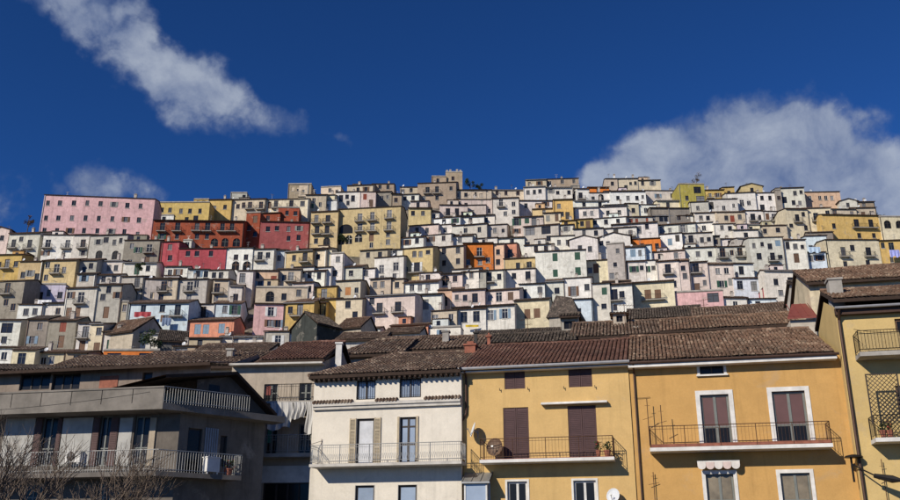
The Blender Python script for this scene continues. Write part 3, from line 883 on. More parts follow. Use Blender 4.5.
    if xb - xa > 6 and rng.random() < .22 and h['name'] is None:
        a = rng.uniform(xa + .4, xb - 3.4); b = a + rng.uniform(2.2, 3.0); t = H + rng.uniform(1.4, 2.1); y0 = D * .3; rr = MB()
        rr.box(a, b, y0, D * .85, H - .3, t); q = rr.build('attic_room', pm, root, tuple(c * rng.uniform(.85, 1.05) for c in col))
        rr = MB(); corrugated(rr, a - .2, b + .2, [(y0 - .25, t + .06), (D * .9, t + .45)], .34, .07); rr.box(a - .18, b + .18, y0 - .2, D * .85, t + .002, t + .06); rr.build('attic_roof', tm if tm.startswith('tile') else 'tile_old', q)
        rr = MB(); rr.box(a + .7, a + 1.4, y0 - .02, y0 - .004, t - 1.2, t - .3); rr.build('attic_window', 'glass_far', q)
    if rng.random() < .6:
        dp = MB(); x = xa + .12 if rng.random() < .5 else xb - .22; dp.box(x, x + .11, -.13, -.03, zb + .3, H - .05)
        dp.build('downpipe', rng.choice(['copper_pipe', 'iron', 'grey_metal']), root)
    if rng.random() < .2 and xb - xa > 3:
        dm = cached(('dish', rng.randint(0, 2)), lambda: dish_mesh(rng.uniform(.28, .42)))
        di = link('satellite_dish', dm, rf); di.location = (rng.uniform(xa + .5, xb - .5), -.1, zr + rng.uniform(.1, .5) if roof == 'f' else H + .45); di.rotation_euler = (-.4, 0, rng.uniform(-.9, .3))
    if rng.random() < .35 and roof in 'rh':
        gt = MB(); gt.bar((xa - .1, -ov - .08, H + .03 - ov * pitch), (xb + .1, -ov - .08, H - .01 - ov * pitch), .075, 6); gt.build('gutter', rng.choice(['gutter_pale', 'copper_pipe', 'iron']), rf)
    # windows, doors, balconies
    fcols = [((.05, .04, .035)), ((.62, .60, .56)), ((.20, .11, .06)), ((.13, .14, .13))]; fc = fcols[rng.choice([0, 0, 0, 1, 2, 3])]
    longb = [o for (k, c, o) in todo if k == 'B']
    for (k, c, o) in todo:
        w = round(o[1] - o[0], 1); ht = round(o[3] - o[2], 1)
        cc = SHUT[c][0] if c else None
        if k in 'aA':
            p = link('arch_opening', cached(('a', w, ht, k), lambda: arch_mesh(w, ht, k == 'A')), root, fc); p.scale = ((o[1] - o[0]) / w, 1, (o[3] - o[2]) / ht); p.location = (o[0], 0, o[2]); continue
        closed = (k in 'sd' and (k == 's')) or (k == 'B' and c == 'N')
        if k == 'd': key, nm, color = ('d', w, ht), 'door', cc or (.12, .07, .045)
        elif closed: key, nm, color = ('s', w, ht), 'window', cc or (.16, .085, .05)
        else: key, nm, color = ('W' + ('x' if k in 'wWso' else ''), w, ht), 'window', fc
        if k == 'o': color = (.6, .6, .58)
        p = link(nm, cached(key, lambda: window_mesh('d' if k == 'd' else 's' if closed else 'w' if k in 'wWso' else 'b', w, ht, 'closed' if closed else 'open')), root, color)
        p.location = (o[0], 0, o[2]); p.scale = ((o[1] - o[0]) / w, 1, (o[3] - o[2]) / ht)
        if k == 'o' or (k == 'B' and c == 'W') or (k in 'wW' and rng.random() < .10):
            shc = cc or SHUT[rng.choice('GNAB')][0]
            hm = cached(('sh', ht), lambda: shutter_mesh(ht))
            for x in (o[0] - .52, o[1] + .02):
                sh = link('shutter', hm, p, shc); sh.location = ((x - o[0]) / p.scale[0], 0, 0)
        if k == 'b' or (k == 'B'):
            bw = 2.3 if k == 'b' else 3.4; bw = min(bw, xb - xa - .1); bw = round(bw, 1); c0 = (o[0] + o[1]) / 2
            x0 = min(max(c0 - bw / 2, xa + .04), xb - bw - .04)
            if k == 'B' and len(longb) > 1:
                if o is not longb[0]: continue
                x0 = min(q[0] for q in longb) - .7; bw = round(max(q[1] for q in longb) + .7 - x0, 1)
            ba = link('balcony', cached(('ba', bw), lambda: balcony_mesh(bw, .95)), root); ba.location = (x0, 0, o[2] - .01)
            link('railing', cached(('ra', bw), lambda: railing_mesh(bw, .95)), ba)
    h['done'] = todo
    return root

def hill_village():
    H = parse_trace()
    for i, h in enumerate(H):
        h['Y'] = hit_hill(h['yb']); h['i'] = i
    for h in H:
        d = 8.5
        for g in H:
            if g is h or g['Y'] <= h['Y']: continue
            ov = min(h['x1'], g['x1']) - max(h['x0'], g['x0'])
            if ov > 3: d = min(d, g['Y'] - h['Y'] - .5)
        h['depth'] = max(3.2, d)
    ON = {'castle': 'castle_keep', 'pinkpal': 'palace', 'palazzo': 'palazzo', 'loggia': 'palazzo', 'tower': 'tower_house'}
    rng = random.Random(11)
    for h in H: h['oname'] = ON.get(h['name'], 'hillside_house'); h['root'] = build_house(h, rng)
    # labels
    def ww(h): return (h['x1'] - h['x0']) * h['Y'] / 900
    def hh(h): return (h['yb'] - h['yt']) * h['Y'] / 900
    def size(h):
        a = ww(h) / max(hh(h), .5)
        if h['name'] == 'castle': return 'ruined'
        if a > 2.6: return 'long low'
        if a < .9: return 'tall narrow'
        if ww(h) * hh(h) > 75: return 'large'
        if ww(h) * hh(h) < 26: return 'small'
        return 'mid-sized'
    def feat(h):
        b = sum(1 for w in h['done'] if w[0] in 'bB'); n = len(h['done']) - b
        s = [SHUT[w[1]][1] for w in h['done'] if w[0] in 'so' and w[1]]
        if s: return f"with {s[0]} shutters"
        if any(w[0] in 'aA' for w in h['done']): return 'with a round arch'
        if b >= 1: return f"with {NUM[b]} balcon{'y' if b == 1 else 'ies'}"
        if any(w[0] == 'g' for w in h['done']): return 'with wide dark openings'
        if n == 1: return 'with a single window'
        return f"with {NUM.get(n, 'many')} windows"
    LM = {'pinkpal': 'long pink palace', 'rust': 'long rust red building', 'palazzo': 'big yellow palazzo', 'castle': 'castle ruin', 'orange': 'bright orange house', 'olive': 'olive yellow house', 'longbalc': 'yellow gabled house', 'salmon': 'salmon house', 'greenshut': 'green-shuttered white house', 'lowpink': 'bright pink flat-roofed house', 'paleblue': 'long pale blue house', 'palepinkbig': 'broad pale pink house', 'peachtop': 'peach skyline house', 'crimson': 'crimson house', 'creamwhite': 'long cream house', 'tower': 'beige tower house', 'yellowhill': 'yellow house with wide balcony', 'whiteblue': 'white house with blue shutters'}
    def c(h): return ((h['x0'] + h['x1']) / 2, (h['yt'] + h['yb']) / 2)
    marks = [h for h in H if h['name'] in LM]
    used = {}
    for h in H:
        if h['name'] in SPECIAL: h['label'] = SPECIAL[h['name']]; used[h['label']] = 1
    for h in H:
        cn = PAL[h['col']][1]
        if 'label' in h: continue
        x, y = c(h)
        m = min(marks, key=lambda g: (c(g)[0] - x) ** 2 + ((c(g)[1] - y) * 1.6) ** 2)
        dx, dy = x - c(m)[0], y - c(m)[1]; dist = math.hypot(dx, dy)
        rel = ('beside' if abs(dy) < 14 else 'above' if dy < 0 else 'below')
        if dist > 55: rel = {'beside': 'some way along from', 'above': 'well above', 'below': 'well below'}[rel]
        else: rel = {'beside': 'beside', 'above': 'just above', 'below': 'just below'}[rel]
        base = f"{size(h)} {cn} house {feat(h)} {rel} the {LM[m['name']]}"
        near = sorted((g for g in H if g is not h and g['col'] != h['col']), key=lambda g: (c(g)[0] - x) ** 2 + ((c(g)[1] - y)) ** 2)
        cand = [base]
        for g in near[:8]:
            r2 = 'beside' if abs(c(g)[1] - y) < 9 else ('under' if c(g)[1] < y else 'over')
            cand.append(f"{size(h)} {cn} house {feat(h)}, {r2} a {size(g)} {PAL[g['col']][1]} one, {rel.split()[-1] if dist <= 55 else 'near'} the {LM[m['name']]}")
        for g in near[:7]:
            for k in near[:7]:
                if k is not g: cand.append(f"{size(h)} {cn} house {feat(h)} between a {size(g)} {PAL[g['col']][1]} and a {size(k)} {PAL[k['col']][1]} house")
        for g in near[:12]:
            for k in near[:12]:
                if k['col'] != g['col']: cand.append(f"{size(h)} {cn} house {feat(h)} between {PAL[g['col']][1]} and {PAL[k['col']][1]} houses")
        cand = [q for q in cand if len(q.split()) <= 16] or [' '.join(base.split()[:16])]
        lab = next((q for q in cand if q not in used), cand[0])
        used[lab] = used.get(lab, 0) + 1; h['label'] = lab
    for h in H: h['root']['label'] = h['label']
    return H
HOUSES = hill_village()

# ------------------------------------------------------------------ near houses: shared builders
def tile_cover(x0, x1, slope, pitch=.21, row=.36, mat='tile_old', trim=None, jit=1.0, seed=1, r=.078):
    """rows of half-round cover tiles; slope = ((y0, z0), (y1, z1)) from eave to ridge; trim(t) -> (xa, xb) at height fraction t"""
    rng = random.Random(seed); mb = MB()
    (ya, za), (yb, zb) = slope; L = math.hypot(yb - ya, zb - za); dy, dz = (yb - ya) / L, (zb - za) / L
    ncol = int((x1 - x0) / pitch); nrow = int(L / row); A = [math.pi * k / 4 for k in range(5)]
    for c in range(ncol):
        xc0 = x0 + (c + .5) * (x1 - x0) / ncol
        for q in range(nrow + 1):
            sag = .045 + .03 * math.sin(xc0 * .8 + seed) * math.sin(q * .25 + seed) + .015 * math.sin(xc0 * 2.3 + q)
            t0 = q * row - .03; t1 = min(t0 + row * 1.22, L)
            if trim:
                a, b = trim(t0 / L)
                if xc0 < a or xc0 > b: continue
            if t1 - t0 < .08: continue
            xc = xc0 + rng.gauss(0, .010 * jit); sk = rng.gauss(0, .012 * jit); lift = abs(rng.gauss(0, .010 * jit)); t0 += rng.gauss(0, .02 * jit)
            ra, rbk = r * 1.12, r * .88; i = len(mb.v)
            for (t, rr, dx, lf) in ((t0, ra, 0, .032 + lift), (t1, rbk, sk, .004)):
                for a in A:
                    nx, nn = -math.cos(a) * rr, math.sin(a) * rr * .95 + lf
                    mb.v.append((xc + dx + nx, ya + dy * t - dz * nn, za + dz * t + dy * nn + sag))
            for k in range(4):
                mb.f.append((i + k, i + k + 1, i + 5 + k + 1, i + 5 + k)); mb.m.append(0)
            mb.f.append((i, i + 1, i + 2, i + 3, i + 4)); mb.m.append(0)
    return mb.mesh('tile_covering', [mat])
def tiled_roof(root, x0, x1, ye, ze, yr, zr, D, mat='tile_old', pitch=.19, row=.36, trim=None, seed=1, hipl=0.0, jit=1.0, r=.072, thick=.16):
    """roof whose front slope climbs from the eave (ye, ze) to the ridge (yr, zr), falling again behind"""
    rb = MB(); back = (2 * yr - ye, ze)
    def slab(a, b):
        (ya, za), (yb, zb) = a, b
        rb.poly([(x0, ya, za), (x1, ya, za), (x1, yb, zb), (x0 + hipl, yb, zb)], 0)
        rb.poly([(x0, ya, za - thick), (x0 + hipl, yb, zb - thick), (x1, yb, zb - thick), (x1, ya, za - thick)], 1)
    slab((ye, ze), (yr, zr)); slab(back, (yr, zr))
    rb.quad((x0, ye, ze - thick), (x1, ye, ze - thick), (x1, ye, ze), (x0, ye, ze), 1)
    for x, hx in ((x0, hipl), (x1, 0)):
        rb.poly([(x, ye, ze - thick), (x, ye, ze), (x + hx, yr, zr), (x, back[0], ze), (x, back[0], ze - thick)] + ([] if hx else [(x, yr, zr - thick)]), 1)
    rf = rb.build('roof', ['channel', 'soffit'], root)
    def tr(t):
        a, b = (x0 + hipl * t, x1)
        if trim: c, d = trim(t); a = max(a, c); b = min(b, d)
        return a, b
    tc = link('tile_covering', tile_cover(x0, x1, ((ye, ze), (yr, zr)), pitch, row, mat, tr, jit, seed, r), rf, kind='stuff')
    # ridge tiles
    rg = MB(); n = int((x1 - x0 - hipl) / .4); rng = random.Random(seed + 5)
    for i in range(n):
        a = x0 + hipl + i * (x1 - x0 - hipl) / n; p = .10 + rng.uniform(-.01, .01)
        zz = zr + .06 + .03 * math.sin(a * .8 + seed); rg.bar((a, yr + rng.uniform(-.02, .02), zz), (a + (x1 - x0 - hipl) / n + .05, yr, zz + rng.uniform(-.02, .02)), p, 7, 0, p * .85)
    if hipl:
        L = 12
        for i in range(L):
            t, u = i / L, (i + 1.1) / L
            rg.bar((x0 + hipl * t, ye + (yr - ye) * t, ze + (zr - ze) * t + .03), (x0 + hipl * u, ye + (yr - ye) * u, ze + (zr - ze) * u + .03), .11, 6, 0, .095)
    rg.build('ridge', mat, rf)
    return rf

class Near:
    """a house whose front lies in a vertical plane; pixels are carried onto that plane"""
    def __init__(s, name, label, cat, px, Y, yaw, x0, x1, zbase=0.0):
        s.yaw = R(yaw); r = ray(px, 460); s.P = Vector((r.x * Y, Y, zbase)); s.zb = zbase
        s.c, s.s = math.cos(s.yaw), math.sin(s.yaw)
        s.root = thing(name, label, cat, s.P, s.yaw) if name else None
        s.ops = []
    def at(s, x, y, off=0.0):
        """local (x, z) where the pixel's ray meets the plane local y = off"""
        nx, ny = -s.s, s.c; d = ray(x, y); t = (s.P.x * nx + s.P.y * ny + off) / (d.x * nx + d.y * ny)
        q = Vector((d.x * t, d.y * t, CAMZ + d.z * t)) - s.P
        return q.x * s.c + q.y * s.s, q.z
    def rect(s, x0, y0, x1, y1, off=0.0):
        xm, ym = (x0 + x1) / 2, (y0 + y1) / 2
        return s.at(x0, ym, off)[0], s.at(x1, ym, off)[0], s.at(xm, y1, off)[1], s.at(xm, y0, off)[1]
    def opening(s, *r):
        o = s.rect(*r); s.ops.append(o); return o
    def wall(s, x0, x1, H, D, mat, col, rev=.2, gable=0.0, z0=-.1, lean=None):
        mb = MB(); facade(mb, x0, x1, z0, H, s.ops, rev)
        for x in (x0, x1):
            if gable: mb.poly([(x, 0, z0), (x, D, z0), (x, D, H), (x, D / 2, H + gable), (x, 0, H)])
            else: mb.quad((x, 0, z0), (x, D, z0), (x, D, H), (x, 0, H))
        mb.quad((x0, D, z0), (x1, D, z0), (x1, D, H), (x0, D, H))
        if not gable: mb.quad((x0, 0, H), (x1, 0, H), (x1, D, H), (x0, D, H))
        return mb.build('wall', mat, s.root, col)
def shutters_closed(root, o, col, y=.06, n=2, name='shutter'):
    w = (o[1] - o[0]) / n
    for i in range(n):
        a, b = o[0] + w * i + .012, o[0] + w * (i + 1) - .012; mb = MB()
        mb.box(a, b, y, y + .045, o[2] + .015, o[3] - .015)
        k = o[2] + .09
        while k < o[3] - .12: mb.box(a + .07, b - .07, y - .018, y, k, k + .05); k += .075
        mb.box(a, a + .06, y - .022, y, o[2] + .015, o[3] - .015); mb.box(b - .06, b, y - .022, y, o[2] + .015, o[3] - .015)
        mb.build(name, 'paint', root, col)
def sash(root, o, frame='frame_dark', glass='glass', nx=2, bars=(), t=.07, y=.12, name='window', glass2=None):
    """framed window filling an opening: frame object with its panes as sub-parts"""
    mb = MB(); x0, x1, z0, z1 = o
    mb.box(x0, x0 + t, y, y + .06, z0, z1); mb.box(x1 - t, x1, y, y + .06, z0, z1); mb.box(x0 + t, x1 - t, y, y + .06, z1 - t, z1); mb.box(x0 + t, x1 - t, y, y + .06, z0, z0 + t)
    xs = [x0 + t + (x1 - x0 - 2 * t) * i / nx for i in range(nx + 1)]
    for x in xs[1:-1]: mb.box(x - t * .6, x + t * .6, y - .005, y + .055, z0 + t, z1 - t)
    for f in bars: zz = z0 + (z1 - z0) * f; mb.box(x0 + t, x1 - t, y + .004, y + .058, zz - t * .45, zz + t * .45)
    w = mb.build(name, frame, root)
    for i in range(nx):
        zs = [z0 + t] + [z0 + (z1 - z0) * f for f in bars] + [z1 - t]
        for j in range(len(zs) - 1):
            p = MB(); p.box(xs[i] + .01, xs[i + 1] - .01, y + .03, y + .042, zs[j] + .01, zs[j + 1] - .01)
            p.build('pane', glass2 if (glass2 and j == len(zs) - 2) else glass, w)
    bk = MB(); bk.quad((x0, y + .075, z0), (x1, y + .075, z0), (x1, y + .075, z1), (x0, y + .075, z1)); bk.build('lining', 'frame_dark', w)
    return w
def surround(root, o, wd=.14, proud=.035, mat='white_stone', sill=True):
    mb = MB(); x0, x1, z0, z1 = o
    mb.box(x0 - wd, x0, -proud, .05, z0, z1 + wd); mb.box(x1, x1 + wd, -proud, .05, z0, z1 + wd); mb.box(x0, x1, -proud, .05, z1, z1 + wd)
    if sill: mb.box(x0 - wd - .05, x1 + wd + .05, -proud - .1, .05, z0 - .08, z0)
    return mb.build('surround', mat, root)
def grille(root, o, mat='iron', y=-.02, step=.12):
    mb = MB(); x = o[0] + .05
    while x < o[1]: mb.bar((x, y, o[2] + .02), (x, y, o[3] - .02), .011, 5); x += step
    for z in (o[2] + .12, o[3] - .12): mb.bar((o[0], y, z), (o[1], y, z), .012, 4)
    return mb.build('grille', mat, root)
def balcony(root, x0, x1, z, depth, slab=.16, h=.95, fascia='white_stone', rail='iron', step=.13, tiles=True, brackets=0, side=True, posts=1.5, scroll=False, bar_r=.009):
    mb = MB(); mb.box(x0, x1, -depth, -.003, z - slab, z)
    ba = mb.build('balcony', fascia, root)
    if tiles:
        t = MB(); t.box(x0 + .06, x1 - .06, -depth + .06, -.05, z + .002, z + .03); t.build('floor_tiling', 'terracotta', ba)
    mb = MB(); yf = -depth + .05; z0 = z + .03
    def run(p, q):
        p = Vector(p); q = Vector(q); L = (q - p).length; n = max(1, int(L / step))
        for zz, rr in ((h, .02), (.10, .013), (h * .86, .010)): mb.bar(p + Vector((0, 0, zz)), q + Vector((0, 0, zz)), rr, 5)
        for i in range(n + 1):
            c = p + (q - p) * (i / n); mb.bar(c + Vector((0, 0, .1)), c + Vector((0, 0, h)), bar_r, 4)
            if scroll and i < n:
                c2 = p + (q - p) * ((i + 1) / n); m = (c + c2) / 2
                mb.bar(c + Vector((0, 0, .15)), m + Vector((0, 0, h * .5)), .007, 3); mb.bar(m + Vector((0, 0, h * .5)), c2 + Vector((0, 0, .15)), .007, 3)
        k = max(1, int(L / posts))
        for i in range(k + 1): c = p + (q - p) * (i / k); mb.bar(c - Vector((0, 0, slab * .8)), c + Vector((0, 0, h)), .02, 5)
    run((x0 + .04, yf, z0), (x1 - .04, yf, z0))
    if side: run((x0 + .04, yf, z0), (x0 + .04, -.02, z0)); run((x1 - .04, yf, z0), (x1 - .04, -.02, z0))
    mb.build('railing', rail, ba)
    return ba
def pipe(root, pts, r=.055, mat='copper_pipe', name='downpipe'):
    mb = MB()
    for a, b in zip(pts, pts[1:]): mb.bar(a, b, r, 7)
    return mb.build(name, mat, root)
def yagi(name, label, loc, h, yaw=0.0, group=None, bare=False):
    mb = MB(); mb.bar((0, 0, 0), (0, 0, h), .02, 5)
    if bare:
        mb.bar((-.25, 0, h * .55), (.25, 0, h * .62), .014, 4); mb.bar((-.12, 0, h * .85), (.12, 0, h * .85), .010, 4)
        o = mb.build(name, 'rust_iron'); o.location = loc; o.rotation_euler = (0, 0, yaw); tag(o, label, 'antenna', group); return o
    mb.bar((-.6, 0, h - .1), (.6, 0, h - .1), .013, 4)
    for i in range(8): l = .22 + .02 * i; mb.bar((-.55 + i * .155, -l, h - .1), (-.55 + i * .155, l, h - .1), .007, 3)
    mb.bar((-.35, 0, h * .72), (.35, 0, h * .72), .012, 4)
    for i in range(4): mb.bar((-.3 + i * .2, -.3, h * .72), (-.3 + i * .2, .3, h * .72), .007, 3)
    o = mb.build(name, 'rust_iron'); o.location = loc; o.rotation_euler = (0, 0, yaw); tag(o, label, 'antenna', group); return o

GY = -13.0
# ------------------------------------------------------------------ cream white house
def white_house():
    h = Near('town_house', 'cream white three-storey house with a long white railed balcony', 'house', 387, 47.4, GY, 0, 0)
    x0 = h.at(312.5, 420)[0]; x1 = h.at(461.5, 420)[0]; H = h.at(387, 374)[1]; D = 12.6
    at1 = h.opening(356.5, 380, 375.5, 399.5); at2 = h.opening(399.5, 378, 421, 397.5)
    d1 = h.opening(356, 418.5, 374, 465); d2 = h.opening(399.5, 417, 416, 464)
    l1 = h.opening(355, 485.5, 374, 516); l2 = h.opening(398, 485, 416.5, 515)
    low = [(x0 + 1.2, x0 + 2.4, 0.0, 2.3), (x0 + 3.2, x0 + 5.2, .0, 2.4)]; h.ops += low
    h.wall(x0, x1, H, D, 'plaster_clean', (.69, .635, .54), gable=2.0)
    for o in (at1, at2): sash(h.root, o, 'frame_dark', 'glass_pale', 2, (), .06); grille(h.root, o)
    # open-shuttered door with a pale curtain, second glazed door with folded shutters
    sash(h.root, d1, 'frame_dark', 'curtain', 1, (), .10, name='door')
    sash(h.root, d2, 'frame_dark', 'glass_pale', 2, (.42, .8), .09, name='door')
    for o, sides in ((d1, (-1, 1)), (d2, (-1, 1))):
        for sg in sides:
            mb = MB(); w = .36 if o is d1 else .12; e = o[0] if sg < 0 else o[1]
            a, b = (e - w, e - .01) if sg < 0 else (e + .01, e + w)
            mb.box(a, a + .05, -.07, -.02, o[2], o[3] + .03); mb.box(b - .05, b, -.07, -.02, o[2], o[3] + .03)
            for f in (0, .36, .72, .97): z = o[2] + (o[3] - o[2]) * f; mb.box(a + .05, b - .05, -.065, -.025, z, z + .07)
            if w > .2:
                z = o[2] + .1
                while z < o[3] - .1: mb.box(a + .05, b - .05, -.055, -.035, z, z + .035); z += .06
            mb.build('shutter', 'paint', h.root, (.46, .38, .26))
    for o in (l1, l2): sash(h.root, o, 'frame_dark', 'glass_pale', 1, (), .09); surround(h.root, o, .03, .01, 'stone_sill', False)
    for o in low: sash(h.root, o, 'frame_wood', 'glass', 2, (.6,), .09, name='door')
    # string course with little tiled ledges
    za = h.at(387, 405.5)[1]; zt = h.at(387, 402)[1]
    mb = MB(); mb.box(x0 + .05, x1 - .02, -.16, -.002, za - .12, za + .04); mb.box(x0 + .05, x1 - .02, -.24, -.002, za + .04, zt + .02); mb.build('string_course', 'stone_sill', h.root)
    for (a, b) in ((x0 + .02, at1[0] - .15), (at1[1] + .05, at2[0] - .05), (at2[1] + .2, x1 - .02)):
        mb = MB(); n = max(3, int((b - a) / .17))
        for i in range(n): c = a + (i + .5) * (b - a) / n; mb.bar((c, -.30, zt + .05), (c, -.01, zt + .17), .075, 7)
        mb.build('tiled_ledge', 'tile_old', h.root)
    bx0, bz = h.at(309, 466, -1.15); bx1 = h.at(461.5, 464, -1.15)[0]
    zf = d1[2] - .02
    balcony(h.root, bx0, bx1, zf, 1.15, .14, .92, 'stone_sill', 'grey_metal', .11, False, scroll=True, bar_r=.008)
    e = H + .02
    tiled_roof(h.root, x0 - .15, x1 + .05, -.48, H - .02, 6.0, H + 2.35, D, 'tile_old', seed=3, hipl=2.6)
    mb = MB()
    for i in range(int((x1 - x0) / .28)): c = x0 + .1 + i * .28; mb.box(c, c + .1, -.44, -.002, H - .30, H - .19)
    mb.build('rafter_row', 'soffit', h.root)
    # bracket and bulb over the balcony
    mb = MB(); bx, bz2 = h.at(322, 441); mb.bar((bx, -.02, bz2), (bx - .5, -.5, bz2 - .25), .015, 4); mb.bar((bx, -.05, bz2 - .7), (bx, -.05, bz2 + .1), .015, 4); mb.build('clothes_bracket', 'rust_iron', h.root)
    return h
HA = white_house()

# ------------------------------------------------------------------ yellow house
def yellow_house():
    h = Near('town_house', 'yellow house with closed plum brown shutters, balcony and rounded satellite dish', 'house', 547, 45.9, GY, 0, 0)
    x0 = h.at(462, 420)[0]; x1 = h.at(631.5, 420)[0]; H = h.at(547, 366)[1]; D = 12.6
    ops = [h.opening(504.5, 370.5, 525, 389), h.opening(568.5, 368, 592, 387), h.opening(503.5, 407.5, 529, 461), h.opening(568.5, 405.5, 597, 460)]
    lo = [h.opening(507.5, 481.5, 527.5, 515), h.opening(574, 480.5, 596.5, 514)]
    low = [(x0 + 1.4, x0 + 2.6, 0.0, 2.3), (x0 + 4.2, x0 + 6.2, .0, 2.4)]; h.ops += low
    h.wall(x0, x1, H, D, 'plaster_clean', (.60, .40, .165), gable=2.2)
    plum = (.085, .045, .045)
    for o in ops: shutters_closed(h.root, o, plum)
    for o in lo: sash(h.root, o, 'frame_white', 'glass', 2, (), .10); surround(h.root, o, .10, .03, 'white_stone', True)
    for o in low: sash(h.root, o, 'frame_wood', 'glass', 2, (.6,), .09, name='door')
    mb = MB()
    for (px, py) in ((500, 390), (528, 389), (564, 388), (595, 387)):
        a, z = h.at(px, py); mb.bar((a, 0, z), (a, -.12, z), .018, 4); mb.bar((a, -.12, z - .06), (a, -.12, z + .08), .018, 4)
    mb.build('shutter_catch', 'iron', h.root)
    a0, z0 = h.at(541, 404, -.25); a1 = h.at(607, 401, -.25)[0]
    mb = MB(); mb.box(a0, a1, -.27, -.02, z0 - .04, z0 + .07); mb.bar((a0, -.30, z0 - .02), (a1, -.30, z0 - .02), .035, 6); aw = mb.build('awning_case', 'white_stone', h.root)
    bx0 = h.at(479.5, 462, -1.05)[0]; bx1, bz = h.at(614.5, 461, -1.05)
    zf = ops[2][2] - .01
    balcony(h.root, bx0, bx1, zf, 1.05, .15, .98, 'white_stone', 'rust_iron', .16, True, bar_r=.007)
    tiled_roof(h.root, x0 - .05, x1, -.46, H - .02, 6.0, H + 2.55, D, 'tile_red', pitch=.22, row=.40, seed=4, jit=.35, r=.085)
    mb = MB(); mb.bar((x0 - .1, -.58, H - .07), (x1 + .1, -.58, H - .07), .085, 8); mb.build('gutter', 'gutter_pale', h.root)
    mb = MB(); mb.box(x0, x1, -.46, -.003, H - .24, H - .18); mb.build('eave_board', 'frame_white', h.root)
    px0 = h.at(466.5, 400)[0]
    pipe(h.root, [(px0, -.55, H - .12), (px0, -.1, H - .4), (px0, -.1, H - 2.3), (px0 - .22, -.1, H - 2.7), (px0 - .22, -.1, 0.1)])
    # glazed porch at the foot of the balcony
    pa, pz = h.at(464, 480, -.9); pb = h.at(487, 480, -.9)[0]; pr = MB()
    zb = pz - 3.0
    for x in (pa, pb - .08): pr.box(x, x + .08, -.9, -.82, zb, pz - .1); pr.box(x, x + .08, -.1, -.02, zb, pz + .2)
    for z in (zb, pz - 1.9, pz - .22): pr.box(pa, pb, -.9, -.83, z, z + .09)
    p = pr.build('porch', 'frame_white', h.root)
    g = MB(); g.box(pa + .08, pb - .08, -.87, -.86, zb, pz - .2); g.box(pb - .05, pb - .04, -.82, -.1, zb, pz); g.build('pane', 'glass_pale', p)
    g = MB(); g.poly([(pa - .1, -1.05, pz - .1), (pb + .15, -1.05, pz - .1), (pb + .15, -.01, pz + .42), (pa - .1, -.01, pz + .42)]); g.poly([(pa - .1, -1.05, pz - .18), (pa - .1, -.01, pz + .34), (pb + .15, -.01, pz + .34), (pb + .15, -1.05, pz - .18)])
    g.quad((pa - .1, -1.05, pz - .18), (pb + .15, -1.05, pz - .18), (pb + .15, -1.05, pz - .1), (pa - .1, -1.05, pz - .1))
    for i in range(4): q = pa - .08 + i * (pb - pa + .2) / 3; g.bar((q, -1.05, pz - .08), (q, -.02, pz + .44), .03, 4)
    g.build('porch_roof', 'grey_metal', p)
    return h, zf, bx0
HB, HBz, HBx = yellow_house()

